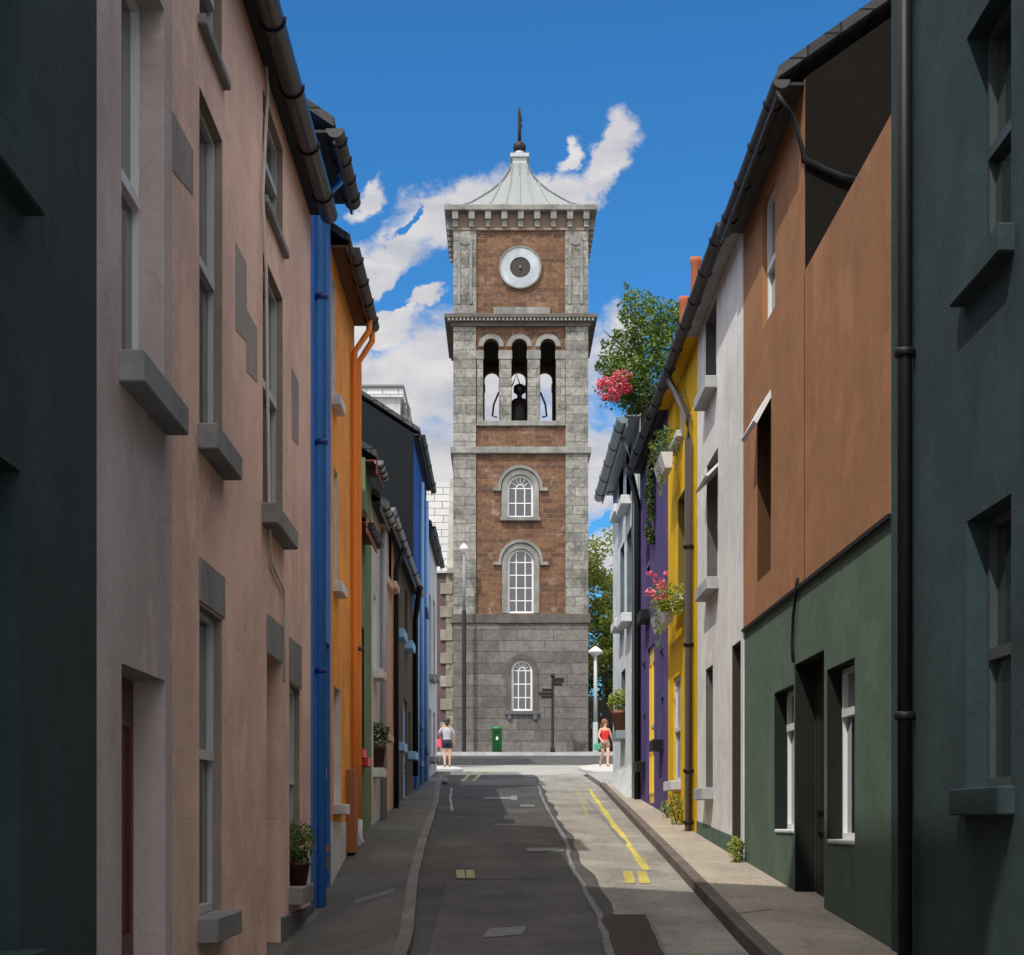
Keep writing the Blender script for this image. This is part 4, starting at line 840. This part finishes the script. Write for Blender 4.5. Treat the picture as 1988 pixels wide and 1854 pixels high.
# ================================================================== PLANTS
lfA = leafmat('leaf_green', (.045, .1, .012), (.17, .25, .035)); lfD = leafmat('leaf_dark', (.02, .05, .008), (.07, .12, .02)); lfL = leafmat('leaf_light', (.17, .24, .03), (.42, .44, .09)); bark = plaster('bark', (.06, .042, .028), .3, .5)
pinkf = leafmat('pink_blossom', (.75, .08, .14), (.85, .3, .36)); bluef = leafmat('blue_blossom', (.25, .45, .75), (.4, .6, .8))
def tree(loc, H, cr, label, n=11000, lf=None, size=.3, low=.35):
    r = empty('broadleaf_tree', loc, label, 'tree', 'trees behind the tower'); x, y, z = loc
    m = MB(); m.tube([(x, y, z), (x+.1, y, z+H*.3), (x-.1, y+.1, z+H*.6), (x, y, z+H*.85)], [.3, .22, .14, .04], 9)
    for _ in range(9):
        a = random.uniform(0, 2*PI); h = random.uniform(.3, .7)*H; L = cr*random.uniform(.5, .85); m.tube([(x, y, z+h), (x+L*.5*math.cos(a), y+L*.5*math.sin(a), z+h+.5), (x+L*math.cos(a), y+L*math.sin(a), z+h+1.3)], [.09, .06, .02], 6)
    m.build('trunk', bark, r)
    cl = []
    for _ in range(46):
        p = inball((x, y, z+H*(low+1)/2), (cr, cr, H*(1-low)/2)); cl.append((p, random.uniform(.5, 1.15)*cr*.36))
    m = MB()
    def w():
        c, q = random.choice(cl); return inball(c, (q, q, q*.7))
    leaves(m, n, size, w, .6); m.build('crown', lf or lfA, r); return r
tree((6.6, 96, 4.7), 13.2, 3.4, 'bright green tree right behind the tower', lf=lfL)
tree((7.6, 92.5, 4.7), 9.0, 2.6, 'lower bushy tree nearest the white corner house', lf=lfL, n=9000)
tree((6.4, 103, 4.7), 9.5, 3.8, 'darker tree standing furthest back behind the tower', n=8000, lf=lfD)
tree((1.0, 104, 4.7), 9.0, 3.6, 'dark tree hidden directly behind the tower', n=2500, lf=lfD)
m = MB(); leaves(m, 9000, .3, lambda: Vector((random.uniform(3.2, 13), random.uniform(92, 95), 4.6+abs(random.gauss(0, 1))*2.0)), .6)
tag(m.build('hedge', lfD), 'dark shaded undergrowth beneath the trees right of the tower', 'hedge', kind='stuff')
m = MB()
for k in range(34): x = 4.0+k*.26; m.box(x, x+.24, 91, 91.06, 4.6, 8.0+random.uniform(-.1, .1))
tag(m.build('board_fence', paint('dark_fence', (.018, .012, .008), .8, .5)), 'dark board fence under the trees right of the tower', 'fence')
# flowering climber over the purple house
r = empty('flowering_climber', (2.4, 28.6, 1.85), 'rambling climber with pink blossom spilling over the purple house eave', 'climbing plant')
m = MB(); dd = 28.5
stem = [(1262, 960), (1266, 900), (1260, 860), (1270, 820), (1262, 780), (1255, 740), (1245, 700)]
m.tube([(AR-.04 if y > 800 else at(x, y, dd).x, dd+.1*math.sin(y*.05), at(x, y, dd).z) for x, y in stem], [.006, .012, .018, .022, .03, .03, .02], 7)
m.tube([(AR-.03, 27.6, 7.4), (AR-.04, 27.75, 6.9), (AR-.03, 27.65, 6.4), (AR-.04, 27.8, 5.9)], [.016, .014, .01, .004], 7)
for t in ((1216, 553), (1205, 600), (1175, 645), (1160, 690), (1330, 600), (1300, 600), (1240, 590)):
    a = at(1250, 730, dd); b = at(*t, dd); mid = (a+b)/2+Vector((0, 0, .1)); m.tube([a, mid, b], [.03, .018, .006], 6)
m.build('stem', bark, r)
cl = [((1235, 600), 40), ((1270, 625), 48), ((1300, 620), 36), ((1325, 605), 24), ((1250, 670), 55), ((1215, 680), 42), ((1290, 680), 48), ((1185, 705), 28), ((1215, 735), 40), ((1260, 735), 50), ((1240, 770), 40), ((1275, 790), 28), ((1222, 575), 14), ((1215, 556), 7), ((1195, 650), 12), ((1172, 668), 10), ((1165, 712), 12), ((1212, 612), 14), ((1330, 592), 12), ((1225, 790), 22), ((1300, 740), 28), ((1205, 750), 34), ((1192, 728), 24), ((1225, 762), 34)]
cl = [(at(*c, dd+random.uniform(-.5, .5)), q*dd/F) for c, q in cl]; wt = [q*q for c, q in cl]
def w():
    c, q = random.choices(cl, wt)[0]; return inball(c, (q, q*1.2, q))
m = MB(); vine = [(AR-.08, 27.7, 7.2, .3), (AR-.07, 27.75, 6.7, .2), (AR-.06, 28.4, 7.0, .25), (AR-.06, 28.4, 6.4, .16), (AR-.05, 27.8, 6.2, .1)]
for a, b_, c_, q in vine: leaves(m, int(900*q), .08, lambda: inball((a, b_, c_), (.06, q*.8, q*1.3)), 1.2, .5)
m.build('hanging_vine', lfD, r)
m = MB(); leaves(m, 9500, .068, w, .8, .65); m.build('foliage', lfA, r)
m = MB(); fc = [(at(1180, 752, 27.9), .19), (at(1205, 736, 27.9), .17), (at(1192, 768, 27.9), .12), (at(1167, 744, 27.9), .08), (at(1216, 755, 27.9), .1), (at(1174, 772, 27.9), .05), (at(1222, 730, 27.9), .06)]
def w():
    c, q = random.choice(fc); return inball(c, (q, q, q))
leaves(m, 1000, .055, w, .8, .8); m.build('blossom', pinkf, r)
m = MB(); m.tube([at(1250, 735, dd), at(1215, 745, 28.1), at(1172, 750, 27.9)], [.02, .012, .004], 6); leaves(m, 260, .06, lambda: inball(random.choice(fc)[0]+Vector((.05, .15, -.02)), (.2, .2, .17)), .9, .6); m.build('flower_spray', lfA, r)
# window boxes and pots
def planter_box(px0, px1, pyt, pyb, label, fl=None):
    a, b = dR(px1), dR(px0); z1 = zR((px0+px1)/2, pyt); h = .22
    r = empty('window_box', (AR-.16, (a+b)/2, z1-h), label, 'window box', 'window boxes on the yellow house')
    m = MB(); m.hexa([(AR-.24, a, z1-h), (AR-.14, a, z1-h), (AR-.14, b, z1-h), (AR-.24, b, z1-h)], [(AR-.3, a, z1), (AR-.14, a, z1), (AR-.14, b, z1), (AR-.3, b, z1)]); m.build('box', wst, r)
    m = MB(); c = ((AR-.2), (a+b)/2, z1+.18); leaves(m, 380, .07, lambda: inball(c, (.22, (b-a)*.55, .28)), .9, .4); leaves(m, 60, .08, lambda: inball((AR-.26, c[1], z1-.25), (.04, (b-a)*.3, .3)), 1.5, .3); m.build('foliage', lfA, r)
    return r, c
planter_box(1309, 1325, 893, 915, 'small white window box with trailing greenery, upper storey')
r, c = planter_box(1302, 1327, 1188, 1210, 'white window box full of pink flowers, first storey')
m = MB(); cs = [at(x, y, 23.2) for x, y in ((1262, 1112), (1272, 1118), (1275, 1130), (1285, 1125), (1293, 1112), (1255, 1150), (1268, 1150), (1262, 1145), (1280, 1140), (1275, 1162), (1288, 1158), (1290, 1140), (1272, 1158), (1284, 1134))]
m.tube([at(1300, 1180, 23.2), at(1285, 1150, 23.2), at(1262, 1115, 23.2)], .006, 4); m.tube([at(1302, 1180, 23.2), at(1280, 1165, 23.2), at(1256, 1150, 23.2)], .006, 4)
leaves(m, 260, .04, lambda: inball(random.choice(cs), (.045, .045, .045)), .8, .9); m.build('blossom', pinkf, r)
m = MB(); cs2 = [(at(x, y, 23.2), q) for x, y, q in ((1300, 1165, .16), (1315, 1150, .14), (1290, 1175, .1), (1312, 1180, .12))]
def w():
    c, q = random.choice(cs2); return inball(c, (q, q, q))
leaves(m, 500, .06, w, .8, .5); m.build('foliage', lfL, r)
def pot(loc, rb, h, label, pm_, ph, pr, n=260, lf=None, sz=.06, grp=None):
    r = empty('potted_plant', loc, label, 'potted plant', grp)
    m = MB(); m.lathe(loc, [(rb*.7, 0), (rb, h*.85), (rb*1.08, h*.86), (rb*1.08, h), (rb*.9, h), (rb*.85, h*.9)], 16); m.build('pot', pm_, r)
    m = MB(); leaves(m, n, sz, lambda: inball((loc[0], loc[1], loc[2]+h+ph*.5), (pr, pr, ph*.6)), .9, .6); m.build('foliage', lf or lfA, r)
h = W['g3']; pot((-AL+.03, (h[0]+h[1])/2, h[2]+.013), .1, .2, 'leafy plant in a dark pot on the pink house sill', paint('dark_pot', (.05, .015, .01), .5), .34, .15, 520, lfA, .05)
h = hole('L', 725, 731, 725, 1400, 1492); pot((-AL+.03, (h[0]+h[1])/2, h[2]+.013), .12, .32, 'dark green plant in a brown pot on the white house sill', paint('dark_pot', (.05, .015, .01), .5), .3, .18, 260, lfD, .07)
h = hole('R', 1206, 1214, 1206, 1306, 1425); pot((AR-.08, (h[0]+h[1])/2-.2, h[2]+.013), .17, .42, 'bushy plant in a terracotta pot on the white corner house sill', paint('clay_pot', (.2, .07, .04), .6), .42, .27, 420, lfL, .09)
def weed(x, y, h, rr, label, n=260):
    z = GX(x, y)+.1; r = empty('weed', (x, y, z), label, 'plant')
    m = MB()
    for _ in range(7): a = random.uniform(0, 6.28); m.tube([(x, y, z), (x+rr*.5*math.cos(a)-.0, y+rr*math.sin(a), z+h*random.uniform(.6, 1))], .005, 4)
    m.build('stem', bark, r)
    m = MB(); leaves(m, n, .05, lambda: inball((x-.02, y, z+h*.5), (rr*.6, rr, h*.55)), .9, .5); m.build('foliage', lfL, r)
weed(2.42, dR(1325), .42, .2, 'tall weed sprouting at the foot of the yellow wall'); weed(2.44, dR(1303), .25, .15, 'small weed at the join of purple and yellow walls', 120); weed(2.42, dR(1447), .27, .14, 'tuft of weeds at the foot of the green wall')
# ================================================================== PEOPLE
skin = paint('skin', (.52, .3, .2), .55, .06)
def skinmesh(name, verts, edges, mat, parent, sub=2, world=None):
    me = bpy.data.meshes.new(name); bm = bmesh.new(); lay = bm.verts.layers.skin.verify(); vs = []
    for i, (p, rr) in enumerate(verts):
        v = bm.verts.new(p); v[lay].radius = (rr, rr) if not isinstance(rr, tuple) else rr; v[lay].use_root = (i == 0); vs.append(v)
    for a, b in edges: bm.edges.new((vs[a], vs[b]))
    bm.to_mesh(me); bm.free(); me.materials.append(mat)
    o = bpy.data.objects.new(name, me); C.objects.link(o); WL[o.name] = WL[parent.name].copy(); o.parent = parent
    m = o.modifiers.new('Skin', 'SKIN'); m.use_smooth_shade = True; m.branch_smoothing = .4; s_ = o.modifiers.new('Sub', 'SUBSURF'); s_.levels = sub; s_.render_levels = sub
    return o
def person(loc, rotz, label, P_, hair, top, bottom, shoe, glasses=False, longhair=False):
    r = empty('person', loc, label, 'person'); r.rotation_euler = (0, 0, rotz)
    V, E, idx = [], [], {}
    def add(n, p, rad, par=None):
        idx[n] = len(V); V.append((Vector(p), rad))
        if par is not None: E.append((idx[par], idx[n]))
    add('pelvis', P_['pelvis'], (.15, .11)); pz = Vector(P_['pelvis'])
    add('waist', pz+Vector((0, 0, .14)), (.115, .085), 'pelvis'); add('chest', pz+Vector((0, .01, .33)), (.145, .1), 'waist'); add('shol', pz+Vector((0, 0, .44)), (.1, .07), 'chest')
    add('neck', pz+Vector((0, .01, .52)), .046, 'shol'); add('jaw', pz+Vector((0, .03, .585)), (.06, .07), 'neck'); add('head', pz+Vector((0, .02, .67)), (.078, .092), 'jaw'); add('crown', pz+Vector((0, .01, .735)), (.055, .065), 'head')
    add('nose', pz+Vector((0, .118, .635)), .012, 'head')
    for s_, k in ((-1, 'l'), (1, 'r')):
        add('sh'+k, pz+Vector((s_*.16, 0, .43)), .048, 'shol'); add('el'+k, P_['el'+k], .036, 'sh'+k); add('wr'+k, P_['wr'+k], .025, 'el'+k)
        w_ = Vector(P_['wr'+k]); d = (w_-Vector(P_['el'+k])).normalized(); sd = d.cross(Vector((0, 1, 0) if abs(d.y) < .8 else (0, 0, 1))).normalized()
        add('pa'+k, w_+d*.06, (.034, .018), 'wr'+k)
        for f in range(4):
            b = w_+d*.09+sd*(.027-.018*f); add('f%d%s' % (f, k), b, .009, 'pa'+k); add('g%d%s' % (f, k), b+d*(.04-.005*abs(f-1.3))+Vector((0, .012, 0)), .008, 'f%d%s' % (f, k))
        add('th'+k, w_+d*.045+sd*.045+Vector((0, .015, 0)), .01, 'pa'+k); add('ti'+k, w_+d*.075+sd*.055+Vector((0, .02, 0)), .009, 'th'+k)
        add('hi'+k, pz+Vector((s_*.085, 0, -.06)), .085, 'pelvis'); add('kn'+k, P_['kn'+k], .055, 'hi'+k); kk_, an = Vector(P_['kn'+k]), Vector(P_['an'+k])
        add('ca'+k, kk_.lerp(an, .3)+Vector((0, -.012, 0)), .052, 'kn'+k); add('an'+k, an, .033, 'ca'+k); add('he'+k, an+Vector((0, -.03, -.045)), .03, 'an'+k); add('to'+k, an+Vector((0, .14, -.055)), (.036, .022), 'an'+k)
    skinmesh('body', V, E, skin, r)
    # clothes and hair follow the body
    B0 = WL[r.name]+pz
    def shell(name, mat, prof, fy, dy=0., extra=None):
        m = MB(); m.lathe((0, 0, 0), prof, 22)
        for v in m.bm.verts: v.co.y *= fy; v.co += B0+Vector((0, dy, 0))
        if extra: extra(m)
        return m.build(name, mat, r, smooth=True)
    def sleeves(m):
        for s_, k in ((-1, 'l'), (1, 'r')):
            sh = B0+Vector((s_*.13, 0, .42)); el = WL[r.name]+Vector(P_['el'+k])
            if not glasses: m.tube([sh, sh.lerp(el, .3)+Vector((s_*.012, 0, .02)), el+(sh-el)*.02], [.066, .06, .05], 12)
            else: m.tube([B0+Vector((s_*.085, .06, .36)), B0+Vector((s_*.085, .0, .475)), B0+Vector((s_*.085, -.06, .36))], .016, 6)
    shell('top', top, [(.165, -.06), (.15, .03), (.128, .13), (.145, .22), (.168, .31), (.16, .39), (.12, .44), (.06, .47)] if not glasses else [(.16, -.05), (.145, .03), (.125, .13), (.142, .22), (.165, .31), (.14, .38), (.1, .4)], .74, 0, sleeves)
    def legs(m):
        for s_, k in ((-1, 'l'), (1, 'r')):
            a = B0+Vector((s_*.085, 0, -.04)); b = WL[r.name]+Vector(P_['kn'+k]); m.tube([a, a.lerp(b, .28), a.lerp(b, .52)], [.1, .1, .088], 14)
    shell('shorts', bottom, [(.13, -.12), (.178, -.09), (.175, -.03), (.15, .06)], .74, 0, legs)
    def locks(m):
        if longhair:
            c = B0; m.tube([c+Vector((0, -.05, .68)), c+Vector((.01, -.1, .58)), c+Vector((.03, -.12, .46)), c+Vector((.05, -.12, .34))], [.09, .11, .095, .04], 12)
            for q in (-1, 1): m.tube([c+Vector((q*.06, .03, .72)), c+Vector((q*.098, .0, .62)), c+Vector((q*.1, -.01, .5))], [.04, .04, .02], 8)
        else: m.tube([B0+Vector((0, -.03, .66)), B0+Vector((0, -.06, .57)), B0+Vector((.0, -.05, .53))], [.09, .075, .04], 12)
    shell('hair', hair, [(.01, .585)]+[(.112*math.sin(t*PI/10), .69-.112*math.cos(t*PI/10)) for t in range(2, 10)]+[(.01, .803)], 1.0, -.025, locks)
    if glasses:
        m = MB()
        for s_ in (-1, 1): m.lathe((WL[r.name].x+0, 0, 0), [(.001, 0), (.001, .001)], 3) if 0 else None
        cy_ = pz+Vector((0, .112, .665)); base = WL[r.name]
        for s_ in (-1, 1): m.box(base.x+cy_.x+s_*.034-.027, base.x+cy_.x+s_*.034+.027, base.y+cy_.y-.01, base.y+cy_.y+.006, base.z+cy_.z-.02, base.z+cy_.z+.02, .004)
        m.build('sunglasses', M_black, r)
    for k in 'lr':
        an = Vector(P_['an'+k]); skinmesh('shoe', [(an+Vector((0, -.03, -.06)), .034), (an+Vector((0, .07, -.065)), (.04, .024)), (an+Vector((0, .15, -.068)), (.036, .02))], [(0, 1), (1, 2)], shoe, r)
    return r
yw = 57.; p = at(868, 0, yw); gz = G(yw)+.08
A1 = dict(pelvis=(0, 0, .86), ell=(-.28, .02, 1.12), wrl=(-.13, .14, 1.36), elr=(.24, -.02, 1.04), wrr=(.23, .1, .84), knl=(-.09, .05, .47), anl=(-.075, -.02, .085), knr=(.09, .06, .47), anr=(.08, .1, .085))
person((p.x, yw, gz), 0, 'person walking away in lilac-grey shirt and navy shorts, carrying a pink bag', A1, paint('black_hair', (.012, .009, .014), .5), paint('lilac_shirt', (.33, .33, .38), .8), paint('navy_cloth', (.012, .01, .03), .8), paint('grey_shoe', (.1, .1, .1), .6))
q = Vector((p.x-.33, yw+.02, gz+.68)); r = empty('shoulder_bag', q, 'pink shoulder bag hanging at the side of the person walking away', 'bag')
m = MB(); m.hexa([q+Vector(v) for v in ((-.15, -.05, 0), (.16, -.05, -.03), (.16, .07, -.03), (-.15, .07, 0))], [q+Vector(v) for v in ((-.17, -.03, .22), (.12, -.03, .27), (.12, .05, .27), (-.17, .05, .22))]); bmesh.ops.bevel(m.bm, geom=m.bm.edges[:], offset=.025, segments=2, affect='EDGES'); m.build('bag_body', paint('pink_leather', (.65, .06, .1), .4), r)
m = MB(); m.tube([q+Vector((-.12, 0, .22)), q+Vector((-.02, .0, .38)), q+Vector((.06, 0, .44)), q+Vector((.1, .01, .38)), q+Vector((.1, 0, .26))], .008, 6); m.build('strap', paint('pink_strap', (.5, .05, .08), .5), r)
yw = 59.; p = at(1174, 0, yw); gz = G(yw)+.08
A2 = dict(pelvis=(0, 0, .86), ell=(-.26, -.03, 1.04), wrl=(-.3, .06, .82), elr=(.24, .02, 1.05), wrr=(.2, .18, .9), knl=(-.07, .14, .48), anl=(-.02, .2, .085), knr=(.07, 0, .47), anr=(.1, -.2, .12))
person((p.x, yw, gz), PI+.35, 'person in red sleeveless top and sunglasses walking towards the camera', A2, paint('auburn_hair', (.14, .05, .025), .5), paint('red_cloth', (.5, .008, .01), .7), paint('taupe_shorts', (.22, .14, .1), .8), paint('tan_shoe', (.25, .12, .08), .6), True, True)
q = Vector((p.x-.27, yw-.25, gz+.56)); r = empty('handbag', q, 'small green handbag carried by the person in the red top', 'bag')
m = MB(); m.box(q.x-.12, q.x+.12, q.y-.04, q.y+.04, q.z, q.z+.22, .03); m.build('bag_body', paint('green_leather', (.05, .25, .14), .45), r)
m = MB(); m.tube([q+Vector((-.07, 0, .21)), q+Vector((-.03, .02, .3)), q+Vector((.04, .02, .3)), q+Vector((.07, 0, .21))], .007, 6); m.build('handle', paint('green_strap', (.03, .15, .08), .5), r)
# ================================================================== SKY, SUN, CAMERA
EL, AZ = math.radians(54), math.radians(30.5)      # sun behind the camera and to the left
sd = Vector((-math.cos(EL)*math.sin(AZ), -math.cos(EL)*math.cos(AZ), math.sin(EL)))
L_ = bpy.data.lights.new('sun', 'SUN'); L_.energy = 3.5; L_.angle = math.radians(.5); L_.color = (1, .955, .88)
o = bpy.data.objects.new('sun', L_); C.objects.link(o); o.rotation_euler = sd.to_track_quat('Z', 'Y').to_euler(); o.location = (-20, -30, 60)
wd = bpy.data.worlds.new('World'); S.world = wd; wd.use_nodes = True; n = wd.node_tree.nodes; l = wd.node_tree.links; n.clear()
out = n.new('ShaderNodeOutputWorld'); wd.cycles.sampling_method = 'MANUAL'; wd.cycles.sample_map_resolution = 512; bg_ = n.new('ShaderNodeBackground'); l.new(bg_.outputs[0], out.inputs[0]); bg_.inputs[1].default_value = .15
sk = n.new('ShaderNodeTexSky'); sk.sky_type = 'NISHITA'; sk.sun_disc = False; sk.sun_elevation = EL; sk.sun_rotation = math.atan2(sd.x, sd.y); sk.air_density = 1.; sk.dust_density = .3; sk.ozone_density = 2.5
tc = n.new('ShaderNodeTexCoord'); dirv = tc.outputs['Generated']
sp = n.new('ShaderNodeSeparateXYZ'); l.new(dirv, sp.inputs[0])
def mt(op, a, b=None, c=None, clamp=False):
    q = n.new('ShaderNodeMath'); q.operation = op; q.use_clamp = clamp
    for i, v in enumerate((a, b, c)):
        if v is None: continue
        if hasattr(v, 'links'): l.new(v, q.inputs[i])
        else: q.inputs[i].default_value = v
    return q.outputs[0]
ay = mt('MAXIMUM', mt('ABSOLUTE', sp.outputs[1]), .12)
U = mt('DIVIDE', sp.outputs[0], ay); V_ = mt('DIVIDE', sp.outputs[2], ay)
cb = n.new('ShaderNodeCombineXYZ'); l.new(U, cb.inputs[0]); l.new(V_, cb.inputs[1])
def nz(sc, det=8, rg=.62, vec=(1, 1, 1), dist=0.):
    mp = n.new('ShaderNodeMapping'); mp.inputs['Scale'].default_value = vec; l.new(cb.outputs[0], mp.inputs[0])
    t = n.new('ShaderNodeTexNoise'); t.inputs['Scale'].default_value = sc; t.inputs['Detail'].default_value = det; t.inputs['Roughness'].default_value = rg; t.inputs['Distortion'].default_value = dist; l.new(mp.outputs[0], t.inputs['Vector']); return t.outputs['Fac']
wm = n.new('ShaderNodeTexNoise'); wm.inputs['Scale'].default_value = 13; wm.inputs['Detail'].default_value = 9; wm.inputs['Roughness'].default_value = .62; l.new(cb.outputs[0], wm.inputs['Vector'])
ws = n.new('ShaderNodeSeparateColor'); l.new(wm.outputs['Color'], ws.inputs[0])
WU = mt('ADD', U, mt('MULTIPLY', mt('SUBTRACT', ws.outputs[0], .5), .085)); WV = mt('ADD', V_, mt('MULTIPLY', mt('SUBTRACT', ws.outputs[1], .5), .07))
def ell(px, py, rx, ry, ang):           # soft ellipse in direction space
    cu, cv = (px-X0)/F, (HY-py)/F; ca, sa = math.cos(math.radians(ang)), math.sin(math.radians(ang))
    du = mt('SUBTRACT', WU, cu); dv = mt('SUBTRACT', WV, cv)
    a = mt('ADD', mt('MULTIPLY', du, ca*F/rx), mt('MULTIPLY', dv, sa*F/rx)); b = mt('ADD', mt('MULTIPLY', du, -sa*F/ry), mt('MULTIPLY', dv, ca*F/ry))
    return mt('SUBTRACT', 1., mt('SQRT', mt('ADD', mt('MULTIPLY', a, a), mt('MULTIPLY', b, b))))
clouds = [(720, 505, 150, 75, 25), (860, 420, 210, 68, 22), (1060, 365, 150, 48, 18), (1180, 315, 100, 36, 36), (700, 385, 60, 24, 20), (1110, 292, 40, 18, 20), (720, 620, 120, 50, 5), (790, 600, 60, 25, 35), (845, 575, 40, 25, 50),
          (880, 720, 400, 105, 0), (1180, 670, 70, 75, -20), (1000, 900, 500, 150, 0), (1200, 1080, 300, 70, 0), (700, 1050, 300, 160, 0)]
cov = None
for c in clouds:
    e = ell(*c); cov = e if cov is None else mt('MAXIMUM', cov, e)
big = nz(9, 9, .62, (1, 1.5, 1), .4); fine = nz(34, 8, .65, (1, 1.3, 1), .5)
nn = mt('ADD', mt('MULTIPLY', mt('SUBTRACT', big, .5), 1.1), mt('MULTIPLY', mt('SUBTRACT', fine, .5), .9))
hi = ell(800, 560, 95, 26, 12); hi2 = ell(1180, 1008, 60, 13, 0); hi3 = ell(770, 432, 55, 14, 35)
cv = mt('SUBTRACT', mt('ADD', cov, nn), mt('MULTIPLY', mt('MAXIMUM', mt('MAXIMUM', hi, hi2), mt('MAXIMUM', hi3, 0.)), 1.5))
mr = n.new('ShaderNodeMapRange'); mr.interpolation_type = 'SMOOTHSTEP'; mr.inputs[1].default_value = -.06; mr.inputs[2].default_value = .48; l.new(cv, mr.inputs[0])
body = nz(16, 7, .6, (1, 2.2, 1), .3)
cr = n.new('ShaderNodeValToRGB'); cr.color_ramp.elements[0].position = .34; cr.color_ramp.elements[0].color = (3.0, 3.1, 3.55, 1); cr.color_ramp.elements[1].position = .62; cr.color_ramp.elements[1].color = (4.5, 4.4, 4.4, 1); l.new(body, cr.inputs[0])
SKYMUL = (.2, .58, .87)
skc = mixc(n, l, 'MULTIPLY', 1., sk.outputs[0], SKYMUL)
col = mixc(n, l, 'MIX', mr.outputs[0], skc, cr.outputs[0])
# unseen bright cloud added overhead and behind the camera to fill shaded walls
def mrange(v, a, b): 
    q = n.new('ShaderNodeMapRange'); q.interpolation_type = 'SMOOTHSTEP'; q.inputs[1].default_value = a; q.inputs[2].default_value = b; l.new(v, q.inputs[0]); return q.outputs[0]
oth = mt('MAXIMUM', mrange(sp.outputs[2], .5, .72), mrange(mt('MULTIPLY', sp.outputs[1], -1.), -.35, -.05))
on = n.new('ShaderNodeTexNoise'); on.inputs['Scale'].default_value = 3.2; on.inputs['Detail'].default_value = 8; l.new(dirv, on.inputs['Vector'])
col = mixc(n, l, 'MIX', mt('MULTIPLY', oth, mrange(on.outputs['Fac'], .38, .5)), col, (11.8, 11.4, 10.9))
l.new(col, bg_.inputs[0])
cam = bpy.data.cameras.new('camera'); co = bpy.data.objects.new('camera', cam); C.objects.link(co); co.location = (0, 0, EYE); co.rotation_euler = (PI/2, 0, 0)
cam.sensor_width = 36; cam.lens = 36*F/1988; cam.shift_x = (994-X0)/1988; cam.shift_y = (HY-927)/1988; cam.clip_end = 8000; cam.clip_start = .05
S.camera = co
S.view_settings.view_transform = 'Standard'; S.view_settings.look = 'None'; S.view_settings.exposure = .14; S.view_settings.gamma = 1
S.render.resolution_x = 1024; S.render.resolution_y = 955
